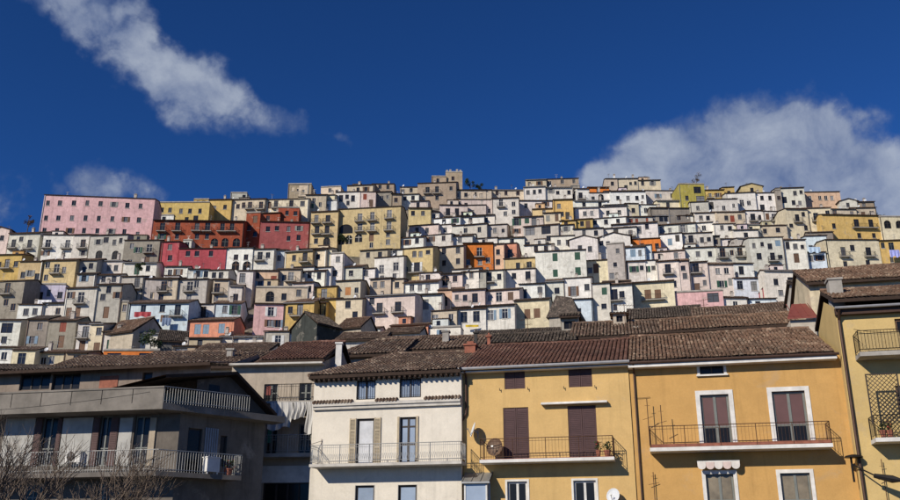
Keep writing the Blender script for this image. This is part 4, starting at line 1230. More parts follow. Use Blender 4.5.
# ------------------------------------------------------------------ ochre house
def ochre_house():
    h = Near('town_house', 'ochre house with white window surrounds, terracotta edged balcony and scalloped awning', 'house', 740, 43.9, GY, 0, 0)
    x0 = h.at(632, 420)[0]; x1 = h.at(855, 420)[0]; H = h.at(740, 358.5)[1]; D = 12.6
    at = h.opening(699.5, 362.5, 723.5, 374.5)
    d1 = h.opening(702, 394.5, 731, 448.5); d2 = h.opening(774.5, 391, 808, 447.5)
    l1 = h.opening(707, 474, 735, 512); l2 = h.opening(782, 473, 812, 512)
    low = [(x0 + 1.4, x0 + 2.6, 0.0, 2.3), (x0 + 4.2, x0 + 6.2, .0, 2.4)]; h.ops += low
    h.wall(x0, x1, H, D, 'plaster_clean', (.535, .315, .11), gable=2.2)
    sash(h.root, at, 'frame_dark', 'glass', 2, (), .06); surround(h.root, at, .13, .03)
    for o in (d1, d2): sash(h.root, o, 'frame_grey', 'glass', 2, (.40,), .11, name='door', glass2='curtain_red'); surround(h.root, o, .21, .04, sill=False)
    for o, gl in ((l1, 'glass_pale'), (l2, 'glass_pale')): sash(h.root, o, 'frame_grey', 'reed_glass', 2, (.3,), .10, name='window'); surround(h.root, o, .17, .04)
    for o in low: sash(h.root, o, 'frame_wood', 'glass', 2, (.6,), .09, name='door')
    bx0, bz = h.at(650.5, 457, -1.1); bx1 = h.at(834.5, 455, -1.1)[0]; zf = d1[2] - .01
    ba = balcony(h.root, bx0, bx1, zf, 1.1, .17, .98, 'white_stone', 'rust_iron', .16, True, bar_r=.007)
    mb = MB(); mb.box(bx0 + .03, bx1 - .03, -1.06, -1.0, zf + .03, zf + .16); mb.build('tile_kerb', 'terracotta', ba)
    tiled_roof(h.root, x0, x1 - .55, -.5, H + .0, 6.1, H + 2.75, D, 'tile_warm', seed=6, jit=.9)
    mb = MB(); mb.box(x0, x1 - .5, -.56, -.003, H - .32, H - .17); mb.build('eave_board', 'white_stone', h.root)
    mb = MB(); mb.bar((x0, -.62, H - .10), (x1 - .4, -.62, H - .10), .07, 8); mb.build('gutter', 'copper_pipe', h.root)
    px0 = h.at(637, 420)[0]
    pipe(h.root, [(px0, -.6, H - .15), (px0, -.09, H - .5), (px0, -.09, .1)], .045)
    # scalloped awning over the lower window
    a0, z0 = h.at(697, 461.5, -.3); a1 = h.at(739.5, 461.5, -.3)[0]; z1 = h.at(717, 469.5, -.3)[1]
    mb = MB(); mb.box(a0, a1, -.42, -.02, z0 - .05, z0 + .02); aw = mb.build('awning', 'white_stone', h.root)
    n = 5; w = (a1 - a0) / n
    for i in range(n):
        mb = MB(); N = 6; c = a0 + (i + .5) * w
        pts = [(a0 + i * w + .004, z0 - .05)] + [(c - (w / 2 - .004) * math.cos(math.pi * k / N), z0 - .05 - (z0 - .05 - z1) * (.5 + .5 * math.sin(math.pi * k / N))) for k in range(N + 1)] + [(a0 + (i + 1) * w - .004, z0 - .05)]
        mb.poly([(x, -.42, z) for x, z in pts]); mb.poly([(x, -.40, z) for x, z in pts[::-1]])
        mb.build('scallop', 'paint', aw, (.62, .5, .46) if i % 2 else (.66, .62, .58))
    return h, zf, bx0
plain('curtain_red', (.11, .05, .048), .6, 0, .2, 1.0, .5)
plain('reed_glass', (.22, .18, .12), .25, 0, .5, 1.0, .5)
HC, HCz, HCx = ochre_house()

# ------------------------------------------------------------------ tall yellow house on the right
def corner_house():
    h = Near('town_house', 'tall yellow house at the row end with lattice screened balcony and long downpipe', 'house', 880, 42.0, GY, 0, 0)
    x0 = h.at(851, 420)[0]; x1 = x0 + 12; H = h.at(868, 306)[1]; D = 5.2
    e = h.at(851, 306)[0]
    d1 = h.opening(897, 318, 925, 354); d2 = h.opening(899, 385, 930, 438)
    h.wall(x0, x1, H, D, 'plaster_clean', (.57, .415, .18), gable=1.0)
    for o in (d1, d2): sash(h.root, o, 'frame_wood', 'glass', 2, (.5,), .1, name='door')
    # upper balcony with reed screen
    bx0, bz = h.at(860, 354, -1.1); bx1 = bx0 + 5.5
    b = balcony(h.root, bx0, bx1, bz + .1, 1.1, .2, .98, 'concrete', 'iron', .14, False)
    mb = MB(); z = bz + .14
    k = bx0 + .1
    while k < bx1: mb.bar((k, -1.02, z), (k, -1.02, z + .86), .018, 4); k += .042
    mb.build('reed_screen', 'reed', b)
    bx0, bz = h.at(876, 440, -1.1); bx1 = bx0 + 5.0
    b2 = balcony(h.root, bx0, bx1, bz + .1, 1.1, .18, .98, 'white_stone', 'iron', .14, False)
    # lattice
    lx0, zl0 = h.at(873, 424, -1.0); lx1, zl1 = h.at(896, 374, -1.0); mb = MB()
    w = lx1 - lx0; hh = zl1 - zl0; st = .2
    n = int((w + hh) / st)
    for i in range(1, n):
        c = i * st
        a = (max(0, c - hh), min(c, hh)); b_ = (min(c, w), max(0, c - w))
        mb.bar((lx0 + a[0], -1.0, zl0 + a[1]), (lx0 + b_[0], -1.0, zl0 + b_[1]), .018, 4)
        mb.bar((lx0 + w - a[0], -1.03, zl0 + a[1]), (lx0 + w - b_[0], -1.03, zl0 + b_[1]), .018, 4)
    mb.box(lx0 - .03, lx0 + .02, -1.05, -.98, zl0, zl1); mb.box(lx0 - .03, lx1, -1.05, -.98, zl1, zl1 + .05); mb.box(lx1, lx1 + .05, -1.05, -.98, zl0 - .9, zl1)
    mb.build('lattice', 'frame_dark', b2)
    tiled_roof(h.root, x0 - .1, x1, -.4, H + .32, 2.6, H + 1.55, D, 'tile_warm', seed=9)
    za = h.at(868, 311)[1]
    mb = MB(); mb.box(x0 - .05, x1, -.32, -.003, za - .18, za + .12); mb.box(x0 - .05, x1, -.4, -.003, za + .12, za + .17); mb.build('cornice', 'copper_pipe', h.root)
    mb = MB(); mb.bar((x0 - .1, -.5, za + .12), (x1, -.5, za + .12), .07, 8); mb.build('gutter', 'gutter_pale', h.root)
    px = h.at(853, 420)[0]
    pipe(h.root, [(px, -.45, za + .02), (px, -.12, za - .4), (px, -.12, .1)], .07, 'copper_pipe')
    cx, cz = h.at(829, 298, 2.0)
    mb = MB(); q0 = h.at(825, 290, .9)[0]; q1 = h.at(833.5, 290, .9)[0]; zt = h.at(829, 280, .9)[1]
    q0 = max(q0, x0 + .05); q1 = q0 + .62
    mb.box(q0, q1, .9, 1.6, H - .2, zt); mb.box(q0 - .06, q1 + .06, .84, 1.66, zt, zt + .1); mb.build('chimney', 'concrete', h.root)
    return h
HD = corner_house()

# ------------------------------------------------------------------ roofs and houses between the street row and the hill
def mid_house(name, label, xl, xr, ye, yr, Y, yaw=-13, col=(.55, .47, .38), mat='tile_old', run=5.0, seed=1, wins=(), pitch=.24, row=.42, wallpx=None, frame='frame_dark', thick=.16, hip=0.0, chim=()):
    """a house known by its eave line (pixels xl..xr at height ye) and ridge height yr; its walls go down to the ground"""
    h = Near(None, '', '', (xl + xr) / 2, Y, yaw, 0, 0); g = ground_z(h.P.x, Y); h.P.z = g
    h.root = thing(name, label, 'house', h.P, h.yaw)
    a = h.at(xl, ye)[0]; b = h.at(xr, ye)[0]; H = h.at((xl + xr) / 2, ye)[1]; zr = h.at((xl + xr) / 2, yr, run)[1]
    ops = [h.opening(*w[:4]) for w in wins]
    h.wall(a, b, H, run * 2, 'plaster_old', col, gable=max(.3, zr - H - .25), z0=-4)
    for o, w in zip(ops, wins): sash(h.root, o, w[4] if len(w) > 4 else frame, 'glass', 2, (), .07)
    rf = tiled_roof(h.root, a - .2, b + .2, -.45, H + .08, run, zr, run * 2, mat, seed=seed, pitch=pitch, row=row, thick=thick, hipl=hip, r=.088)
    for (cx, cy, w, hh, m) in chim:
        x, z = h.at(cx, cy, run * .5); zz = H + (zr - H) * .5
        mb = MB(); mb.box(x - w / 2, x + w / 2, run * .5 - w / 2, run * .5 + w / 2, zz - .4, z - .12); mb.box(x - w / 2 - .07, x + w / 2 + .07, run * .5 - w / 2 - .07, run * .5 + w / 2 + .07, z - .12, z)
        mb.build('chimney', m, rf)
    return h, H, zr
mid_house('tiled_house', 'brown tiled house roof directly behind the ochre house roof', 662, 798, 330, 316, 61, -14, run=4.6, seed=21, mat='tile_warm')
mid_house('tiled_house', 'grey brown tiled house with a small dormer behind the yellow house roof', 572, 668, 338, 322, 63, -11, run=4.8, seed=22, chim=((636, 327, .5, 1, 'concrete'),))
mid_house('tiled_house', 'old tiled house with sagging roof below the bright pink house', 694, 790, 318, 306, 74, -15, run=4.5, seed=23, mat='tile_old')
mid_house('tiled_house', 'grey tiled house with weathered roof below the cream balcony house', 628, 702, 320, 308, 80, -13, run=4.5, seed=24, mat='tile_dark')
mid_house('tiled_house', 'low dull brown tiled house behind the yellow house chimneys', 478, 574, 345, 334, 62, -9, run=4.5, seed=25, mat='tile_dark', col=(.45, .37, .3))
mid_house('tiled_house', 'brown tiled house behind the cream white house roof', 398, 482, 352, 338, 60, -8, run=4.8, seed=26, chim=((446, 331, .45, 1, 'concrete'),))
mid_house('tiled_house', 'dark tiled house with steep end beside the pale chimney pillar', 340, 402, 357, 341, 58.5, -8, run=4.8, seed=27, mat='tile_old', hip=1.5)
mid_house('tiled_house', 'brown tiled house with cream end wall behind the dark apartment building', 128, 258, 369, 353, 54, -2, col=(.60, .54, .45), run=4.6, seed=28, mat='tile_old', chim=((231, 349, .4, 1, 'concrete'),))
mid_house('tiled_house', 'low tiled house under the orange flat-roofed house', 55, 134, 369, 357, 66, -2, run=4.5, seed=29, mat='tile_old', col=(.4, .34, .28))
mid_house('tiled_house', 'flat tiled house below the two cream cottages', -30, 62, 373, 366, 64, 0, run=4.0, seed=30, mat='tile_dark', col=(.4, .34, .28))
mid_house('tiled_house', 'cream house with long tiled eaves rising behind the tall yellow house', 808, 960, 281, 266, 56, -13, col=(.68, .58, .40), run=4.2, seed=31, mat='tile_warm', wins=((835, 278, 843, 283, 'frame_dark'),))
mid_house('tiled_house', 'grey shed with dark window beside the big dark roof', 561, 578, 318, 314, 78, -10, col=(.36, .33, .28), run=2.2, seed=32, mat='tile_dark', wins=((564, 321, 575, 329, 'frame_dark'),))
mid_house('tiled_house', 'pale house with tall end wall beside a red sheet roofed shed', 796, 815, 285, 281, 66, -13, col=(.60, .55, .47), run=3.0, seed=33, mat='tile_dark')
mid_house('tiled_house', 'house turned edge-on, shade painted on its wall, beside the yellow house with wide balcony', 317, 340, 327, 318, 139, 50, col=(.05, .055, .05), run=3.0, seed=41, mat='tile_dark')  # near-black wall colour stands in for a shaded side wall
mid_house('tiled_house', 'grey tiled house with pale eaves below the broad pale pink house', 337, 384, 341, 333, 96, -6, col=(.6, .56, .5), run=3.6, seed=42, mat='tile_old')
mid_house('tiled_house', 'brown tiled house with pale gutter under the coral coloured house', 378, 440, 345, 337, 84, -8, col=(.6, .56, .5), run=4.0, seed=43, mat='tile_old')
mid_house('tiled_house', 'low brown roofed house with pale ledge under the blue-shuttered white house', 474, 566, 337, 330, 88, -10, col=(.55, .5, .42), run=3.6, seed=44, mat='tile_dark')
mid_house('tiled_house', 'long grey tiled house with white eaves below the salmon house', 196, 268, 353, 344, 92, -3, col=(.62, .58, .52), run=3.8, seed=45, mat='tile_old')
mid_house('tiled_house', 'house with a broad brown roof beside the narrow cream house low on the hill', 101, 133, 334, 322, 150, -24, col=(.5, .43, .33), run=4.5, seed=46, mat='tile_warm')
mid_house('tiled_house', 'small brown roofed house leaning against the cream house with a door', 337, 361, 329, 319, 143, -20, col=(.5, .43, .33), run=3.5, seed=47, mat='tile_warm')
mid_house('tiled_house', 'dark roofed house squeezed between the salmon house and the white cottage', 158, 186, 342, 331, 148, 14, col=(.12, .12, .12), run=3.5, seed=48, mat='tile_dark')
mid_house('tiled_house', 'grey roofed house beside the low coral coloured house', 384, 420, 334, 328, 140, -12, col=(.6, .55, .47), run=3.0, seed=49, mat='tile_old')
def red_shed():
    h = Near(None, '', '', 803, 55.5, -12, 0, 0); g = ground_z(h.P.x, 55.5); h.P.z = g
    h.root = thing('lean_to_shed', 'small lean-to shed with a red sheet roof beside the tall yellow house', 'shed', h.P, h.yaw)
    a = h.at(790, 318)[0]; b = h.at(815, 318)[0]; H = h.at(803, 318)[1]; zr = h.at(806, 303.5, 3.0)[1]
    h.wall(a, b, H - .1, 3.0, 'plaster_old', (.5, .44, .36), z0=-1)
    mb = MB(); mb.poly([(a - .2, -.3, H), (b + .1, -.3, H), (b + .1, 3.0, zr), (a + .7, 3.0, zr)]); mb.poly([(a - .2, -.3, H - .1), (a + .7, 3.0, zr - .1), (b + .1, 3.0, zr - .1), (b + .1, -.3, H - .1)], 0)
    mb.quad((a - .2, -.3, H - .1), (b + .1, -.3, H - .1), (b + .1, -.3, H), (a - .2, -.3, H))
    i = a
    while i < b: mb.bar((i + .2, -.31, H + .01), (i + .35, 3.0, zr + .01), .03, 4); i += .45
    mb.build('sheet_roof', 'red_sheet', h.root)
red_shed()
def dormer():
    h = Near(None, '', '', 619, 66.5, -11, 0, 0); h.P.z = h.at(619, 322.5)[1] - .5
    h.root = thing('roof_dormer', 'small dark dormer with tiled lid standing on the grey brown roof', 'dormer', h.P, h.yaw)
    a, b, z0, z1 = h.rect(613, 314, 626, 323); h.ops = [(a + .25, b - .25, z0 + .1, z1 - .12)]
    h.wall(a, b, z1, 1.6, 'plaster_old', (.5, .42, .33), z0=z0 - 1.2)
    sash(h.root, h.ops[0], 'frame_dark', 'glass', 2, (), .05)
    mb = MB(); corrugated(mb, a - .25, b + .25, [(-.35, z1 + .05), (1.8, z1 + .3)], .24, .06); mb.box(a - .2, b + .2, -.3, 1.6, z1 + .002, z1 + .05); mb.build('lid', 'tile_old', h.root)
dormer()
def big_dark_roof():
    """hipped dark roof beside the cream house"""
    h = Near(None, '', '', 566, 139, -20, 0, 0); h.P.z = ground_z(h.P.x, 139)
    h.root = thing('hipped_house', 'house with a big dark hipped roof between the cream and pale blue houses', 'house', h.P, h.yaw)
    a = h.at(549, 318)[0]; b = h.at(577, 318)[0]; H = h.at(560, 317)[1]; zr = h.at(556, 297, 4)[1]
    h.wall(a, b, H, 7, 'plaster_old', (.4, .36, .3), z0=-4)
    mb = MB(); e = .4
    A, B, C, D_ = (a - e, -e, H), (b + e, -e, H), (b + e, 7.4, H), (a - e, 7.4, H); p, q = (a + .6, 3.0, zr), (a + 3.0, 4.2, zr - .3)
    mb.poly([A, B, q, p]); mb.poly([B, C, q]); mb.poly([C, D_, p, q]); mb.poly([D_, A, p]); mb.poly([D_, C, B, A])
    mb.build('roof', 'tile_dark', h.root)
big_dark_roof()
# pale gate-like pillar by the tiled house with laundry
def pillar():
    h = Near(None, '', '', 334.5, 51.0, -10, 0, 0); z0 = h.at(334.5, 366)[1]; z1 = h.at(334.5, 343)[1]
    mb = MB(); mb.box(-.17, .17, -.15, .15, -4.0, z1 - z0 - .1); mb.box(-.22, .22, -.2, .2, z1 - z0 - .1, z1 - z0)
    o = mb.build('chimney_stack', 'white_stone'); o.location = (h.P.x, h.P.y, z0); tag(o, 'pale slim chimney stack at the roof end above the hanging laundry', 'chimney')
pillar()
# brick and clay chimneys on the street row
def roof_chimney(px, py0, py1, wpx, Y, mat, label, pot=True):
    h = Near(None, '', '', px, Y, GY, 0, 0); z0 = h.at(px, py1)[1]; z1 = h.at(px, py0)[1]; w = wpx * Y / 900 / 2
    mb = MB(); mb.box(-w, w, -w, w, -.9, z1 - z0 - .15); mb.box(-w - .07, w + .07, -w - .07, w + .07, z1 - z0 - .15, z1 - z0 - .05)
    if pot: mb.box(-w * .6, w * .6, -w * .6, w * .6, z1 - z0 - .05, z1 - z0 + .12)
    o = mb.build('chimney_stack', mat); r = ray(px, py1); o.location = (r.x * Y, Y, CAMZ + r.z * Y); o.rotation_euler = (0, 0, R(GY)); tag(o, label, 'chimney')
roof_chimney(471, 344, 354, 11, 51.5, 'terracotta', 'squat red brick chimney stack at the left end of the red tiled roof'.replace('left ', ''), True)
roof_chimney(489, 335, 346, 3, 53, 'terracotta', 'slim pink clay chimney pipe behind the red tiled roof')
roof_chimney(476, 331, 346, 3, 53, 'iron', 'thin black metal flue beside the squat red chimney')

# ------------------------------------------------------------------ grey-beige house with the laundry
def laundry_house():
    h = Near('town_house', 'beige house with laundry hanging on its balcony beside the cream white house', 'house', 290, 50.5, -6, 0, 0)
    x0 = h.at(228, 420)[0]; x1 = h.at(322, 420)[0]; H = h.at(290, 362)[1]; D = 9
    w = [h.opening(264, 384, 277.5, 402), h.opening(299, 383, 311.5, 402)]; d = [h.opening(265, 424.5, 277, 455), h.opening(298, 424, 311, 455)]
    g = [h.opening(262, 482, 311, 520)]
    h.wall(x0, x1, H, D, 'plaster_old', (.44, .375, .30), gable=1.5)
    for o in w + d: sash(h.root, o, 'frame_grey', 'glass', 2, (.5,), .08, name='window')
    sash(h.root, g[0], 'frame_dark', 'glass', 4, (.5,), .09, name='shop_front')
    for o, c in ((w[0], (.25, .05, .04)), (d[0], (.05, .22, .15))):
        mb = MB(); mb.box(o[0] + .1, o[0] + (o[1] - o[0]) * .45, .10, .115, o[2] + (o[3] - o[2]) * .4, o[3] - .1); mb.build('curtain', 'paint', h.root, c)
    zf = d[0][2] - .02; a = h.at(258, 455, -1)[0]; b = h.at(316, 455, -1)[0]
    balcony(h.root, a, b, zf, 1.0, .2, .95, 'concrete', 'grey_metal', .14, False)
    z2 = w[0][2] - .05
    b2 = balcony(h.root, h.at(262, 402, -1)[0], h.at(318, 402, -1)[0], z2 - .05, .9, .12, .9, 'concrete', 'iron', .16, False)
    zt = h.at(290, 464)[1]; mb = MB(); mb.box(x0, x1, -.05, -.003, zt - 1.0, zt - .1); mb.build('painted_band', 'white_stone', h.root)
    tiled_roof(h.root, h.at(262, 362)[0], x1 + .1, -.5, H + .02, 4.6, h.at(300, 343.5, 4.6)[1], D, 'tile_red', seed=13)
    mb = MB(); mb.box(x0, x1, -.55, -.003, H - .22, H - .12); mb.build('eave_board', 'stone_sill', h.root)
    # laundry: sheets on the line, each its own cloth
    z = h.at(290, 402, -1)[1] + .75
    rng = random.Random(3); lx = h.at(270, 405, -1)[0]; spec = [(1.25, 1.45), (.7, .9), (1.0, 1.65)]
    labs = ['wide white bed sheet hung over the balcony rail of the beige house', 'small white cloth drying between two hung sheets', 'long white sheet drying at the railing end beside the cream house']
    for (w_, hh), lab in zip(spec, labs):
        mb = MB(); nx, nz = 16, 10; idx = []
        for j in range(nz + 1):
            row = []
            for i in range(nx + 1):
                u = i / nx; v = j / nz
                row.append(len(mb.v)); mb.v.append((u * w_ + .05 * math.sin(v * 5), -.05 - .07 * math.sin(u * 17 + v * 2) * (.3 + v) - .02 * math.sin(u * 40), -v * hh * (1 + .08 * math.sin(u * 6))))
            idx.append(row)
        for j in range(nz):
            for i in range(nx): mb.f.append((idx[j][i], idx[j][i + 1], idx[j + 1][i + 1], idx[j + 1][i])); mb.m.append(0)
        o = mb.build('laundry_sheet', 'linen'); p = Vector((lx, -.95, z - 1.0 + .25)); lx += w_ + .06
        o.location = h.P + Vector((p.x * h.c - p.y * h.s, p.x * h.s + p.y * h.c, p.z)); o.rotation_euler = (0, 0, h.yaw); tag(o, lab, 'laundry', 'laundry on the balcony')
    return h
HG = laundry_house()

# ------------------------------------------------------------------ apartment building on the left, its gable end in shade
plain('concrete_mid', (0.20, 0.18, 0.155), 0.92, 0, 0.4, 0.9)  # dull concrete, partly darkened to stand in for shade on this building
def apartment():
    A = Near('apartment_building', 'dull grey concrete apartment building with deep balconies and a shaded gable end', 'building', 157, 42.5, -11.5, 0, 0)
    root = A.root; dep = 1.35           # balconies stand this far in front of the wall
    # the wall plane lies dep behind the balcony edge plane (local y = dep)
    def px(x, y): return A.at(x, y, dep)
    xl = A.at(-60, 430, dep)[0]; xc = 0.25
    z_s1 = A.at(100, 472)[1]; z_s2 = A.at(100, 410)[1]; z_par = A.at(100, 389)[1]
    tf = lambda x, y, z: (x, y + dep, z)
    ops = []
    def op(x0, y0, x1, y1):
        r = A.rect(x0, y0, x1, y1, dep); ops.append(r); return r
    doors = [op(40, 417, 56, 466), op(98, 416, 109.5, 466), op(133, 416, 148, 465)]
    low = [op(20, 484, 44, 505), op(95, 484, 110, 505)]
    z_top = z_par + .15
    wl = MB(); facade(wl, xl, xc, -.1, z_s2 - .02, ops, .2, tf)
    # side wall: from the corner back towards the right
    S = R(59); sx, sy = math.cos(S), math.sin(S)      # direction of the gable end, relative to the front
    def side(t, y, z): return (xc + t * sx - y * sy, dep + t * sy + y * sx, z)
    Ls = 5.0
    sops = [(.5, 1.3, z_s1 + .05, z_s1 + 2.2), (2.35, 2.75, z_s1 + .5, z_s1 + 2.0), (1.5, 2.7, .3, 2.1)]
    wall = wl.build('wall', 'plaster_old', root, (.15, .13, .11))  # dull grey-brown wall, lowered further to put shade into the colour
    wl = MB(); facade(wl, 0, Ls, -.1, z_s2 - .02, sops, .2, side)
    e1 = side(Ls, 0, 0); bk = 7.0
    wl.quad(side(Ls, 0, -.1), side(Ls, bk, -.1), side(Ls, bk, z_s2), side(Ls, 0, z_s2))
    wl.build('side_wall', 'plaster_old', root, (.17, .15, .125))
    # side wall above: brown-grey, with the end's shade put into its colour
    for o in doors: sash_at(root, o, dep)
    for o in low: sash_at(root, o, dep)
    for o in sops:
        mb = MB(); mb.poly([side(o[0], .12, o[2]), side(o[1], .12, o[2]), side(o[1], .12, o[3]), side(o[0], .12, o[3])]); w = mb.build('window', 'glass', root)
        f = MB()
        for (a, b, c, d) in ((o[0], o[0] + .08, o[2], o[3]), (o[1] - .08, o[1], o[2], o[3]), (o[0], o[1], o[3] - .08, o[3])):
            f.poly([side(a, .1, c), side(b, .1, c), side(b, .1, d), side(a, .1, d)])
        f.build('frame', 'frame_dark', w)
    # brown shutters folded beside the doors
    for (x0, x1) in ((34, 40), (56, 60), (92, 98), (109.5, 117)):
        a, b, c, d = A.rect(x0, 419, x1, 466, dep); mb = MB(); mb.box(a, b, dep - .06, dep - .012, c, d)
        k = c + .05
        while k < d: mb.box(a + .04, b - .04, dep - .075, dep - .06, k, k + .05); k += .085
        mb.build('shutter', 'paint', root, (.10, .055, .05))
    # textured pale panels between the doors
    for (x0, x1) in ((3, 33), (61, 91), (118, 131)):
        a, b, c, d = A.rect(x0, 418, x1, 466, dep); mb = MB(); mb.box(a, b, dep - .035, dep - .003, c, d); mb.build('wall_panel', 'plaster_old', root, (.44, .43, .40))
    a, b, c, d = A.rect(149, 418, 155, 466, dep); mb = MB(); mb.box(a, b, dep - .08, dep - .003, c, d); mb.build('pilaster', 'plaster_old', root, (.42, .35, .26))
    # slabs: front arm and side arm of each balcony
    def slab(zb, zt, name, mat, side_len, wd):
        mb = MB(); mb.box(xl, 0.0, 0.0, dep - .003, zb, zt)
        # mitred side arm
        p0, p1 = (0.0, 0.0), (0.0 + 0, 0.0)
        a = side(0, -wd, 0); b = side(side_len, -wd, 0); c = side(side_len, 0, 0); d = side(0, 0, 0)
        bot = [(0.001, 0, zb), (b[0], b[1], zb), (c[0], c[1], zb), (d[0], d[1], zb), (0.001, dep, zb)]; top = [(x, y, zt) for x, y, _ in bot]
        mb.poly(bot[::-1]); mb.poly(top)
        for i in range(5): j = (i + 1) % 5; mb.quad(bot[i], bot[j], top[j], top[i])
        return mb.build(name, mat, root)
    s2 = slab(z_s2 - .05, z_s2 + .27, 'terrace_slab', 'concrete_mid', Ls + .45, dep * .8)
    s1 = slab(z_s1 - .22, z_s1, 'balcony', 'concrete_dark', 2.9, dep * .9)
    # parapet of the terrace in panels
    n = 8; w = -xl / n
    for i in range(n):
        mb = MB(); mb.box(xl + i * w + .02, xl + (i + 1) * w - .02, .02, .12, z_s2 + .272, z_par - .05); mb.build('parapet_panel', 'concrete_mid', s2)
    mb = MB(); mb.box(xl, 0, -.02, .16, z_par - .05, z_par + .03); mb.build('coping', 'concrete_mid', s2)
    def rail(pts, z0, h, par, step=.13):
        mb = MB()
        for p, q in zip(pts, pts[1:]):
            p = Vector((p[0], p[1], z0)); q = Vector((q[0], q[1], z0)); L = (q - p).length; k = int(L / step)
            for zz, r in ((h, .022), (.1, .014)): mb.bar(p + Vector((0, 0, zz)), q + Vector((0, 0, zz)), r, 5)
            for i in range(k + 1): c = p + (q - p) * (i / k); mb.bar(c, c + Vector((0, 0, h)), .010, 4)
        mb.build('railing', 'grey_metal', par)
    eA = side(2.9, -dep * .9 + .06, 0); eC = side(Ls + .8, -dep * .9 + .06, 0); c0 = (.0, .06)
    rail([c0, side(Ls * .62, -dep * .9 + .06, 0)], z_s2 + .27, z_par - z_s2 - .25, s2)
    rail([(xl, .06), c0, eA, side(2.9, -.02, 0)], z_s1, .98, s1)
    # set-back top storey with a dark ribbon of glass, and the roof
    back = 2.0 + dep
    T = lambda x, y: A.at(x, y, back)
    zt0 = z_s2 + .1; ze = T(60, 374)[1]
    tops = [A.rect(20, 373.5, 50, 390, back), A.rect(52, 373.5, 80, 390, back), A.rect(142, 372, 152, 386, back)]
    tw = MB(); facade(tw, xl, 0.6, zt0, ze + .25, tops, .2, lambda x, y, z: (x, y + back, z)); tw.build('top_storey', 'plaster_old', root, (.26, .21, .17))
    for o in tops:
        sash_at(root, o, back, 3 if o[1] - o[0] > 1.2 else 1)
    mb = MB(); a, b, c, d = A.rect(100, 376, 118, 388, back); mb.box(a, b, back - .04, back - .003, c, d); mb.build('brick_panel', 'terracotta', root)
    # roof over the top storey: tiled slope rising to a ridge that runs to the gable
    rz = ze + .7; yr = back + 2.2
    rb = MB(); corrugated(rb, xl, .9, [(back - .7, ze + .12), (yr, rz)], .22, .06, 0, .02); rb.quad((xl, back - .7, ze + .05), (.9, back - .7, ze + .05), (.9, yr, rz - .1), (xl, yr, rz - .1), 1)
    rb.quad((xl, back - .7, ze - .02), (.9, back - .7, ze - .02), (.9, back - .7, ze + .14), (xl, back - .7, ze + .14), 1)
    rf = rb.build('roof', ['tile_old', 'soffit'], root)
    # gable end above the terrace, its shade partly put into the dark colour
    pk = z_s2 + 2.15
    gb = MB(); L2 = Ls + .2
    gp = [side(.9, 0.25, z_s2 + .28), side(L2, .25, z_s2 + .28), side(L2, .25, z_s2 + .55), side(L2 * .54, .25, pk), side(.9, .25, z_s2 + 1.75)]
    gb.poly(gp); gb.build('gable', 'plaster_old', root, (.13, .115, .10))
    o = (1.6, 2.2, z_s2 + .3, z_s2 + 1.6)
    mb = MB(); mb.poly([side(o[0], .22, o[2]), side(o[1], .22, o[2]), side(o[1], .22, o[3]), side(o[0], .22, o[3])]); mb.build('window', 'glass', root)
    rb = MB(); q = .55
    def slope(t0, z0, t1, z1):
        A_, B_, C_, D__ = side(t0, -.35, z0), side(t1, -.35, z1), side(t1, 9, z1), side(t0, 9, z0)
        rb.poly([A_, B_, C_, D__], 0); rb.poly([(p[0], p[1], p[2] - .16) for p in (D__, C_, B_, A_)], 1)
        rb.quad((A_[0], A_[1], A_[2] - .16), (B_[0], B_[1], B_[2] - .16), B_, A_, 1)
    slope(-1.2, z_s2 + 1.62, L2 * .54, pk + .2); slope(L2 * .54, pk + .2, L2 + .25, z_s2 + .5)
    rb.build('gable_roof', ['tile_old', 'soffit'], rf)
    # things on the side balcony wall
    mb = MB()
    for i in range(6): mb.poly([side(1.45 + i * .13, -.03, z_s1 + .5), side(1.54 + i * .13, -.03, z_s1 + .5), side(1.54 + i * .13, -.03, z_s1 + 2.3), side(1.45 + i * .13, -.03, z_s1 + 2.3)])
    mb.build('slat_blind', 'paint', root, (.22, .27, .33))
    return A, side, z_s1, z_s2, z_par, xl, dep
def sash_at(root, o, y, nx=2):
    e = sash(root, o, 'frame_grey' if nx == 2 else 'frame_dark', 'glass', nx, (.35,) if nx == 2 else (), .07, y + .12); return e
AP, ap_side, apz1, apz2, apzp, apxl, apd = apartment()
def to_world(h, p): return h.P + Vector((p[0] * h.c - p[1] * h.s, p[0] * h.s + p[1] * h.c, p[2]))

def pot_plant(h, loc, label, r=.16, red=False, seed=1):
    rng = random.Random(seed); root = thing('potted_plant', label, 'plant', to_world(h, loc), h.yaw, 'pots on the balconies')
    mb = MB(); N = 10
    for (z0, r0, z1, r1) in ((0, r * .7, .26, r), (.26, r * 1.1, .31, r * 1.1)): mb.bar((0, 0, z0), (0, 0, z1), r0, N, 0, r1)
    mb.build('pot', 'terracotta', root)
    mb = MB()
    for i in range(110):
        a = rng.uniform(0, 6.28); rr = rng.uniform(0, r * 1.5); z = .3 + rng.uniform(0, .42); s = rng.uniform(.03, .07)
        c = Vector((rr * math.cos(a), rr * math.sin(a), z)); u = Vector((rng.gauss(0, 1), rng.gauss(0, 1), rng.gauss(0, 1))).normalized() * s; v = u.orthogonal().normalized() * s * .6
        mb.quad(c - u, c + v, c + u, c - v, 1 if (red and i % 4 == 0) else 0)
    mb.build('foliage', ['leaf', 'bloom'], root)
plain('bloom', (.35, .05, .04), .8)
pl = ap_side(2.3, -apd * .7, apz1); pot_plant(AP, pl, 'red flowering pot plant on the shaded side balcony of the apartment building', .22, True, 2)
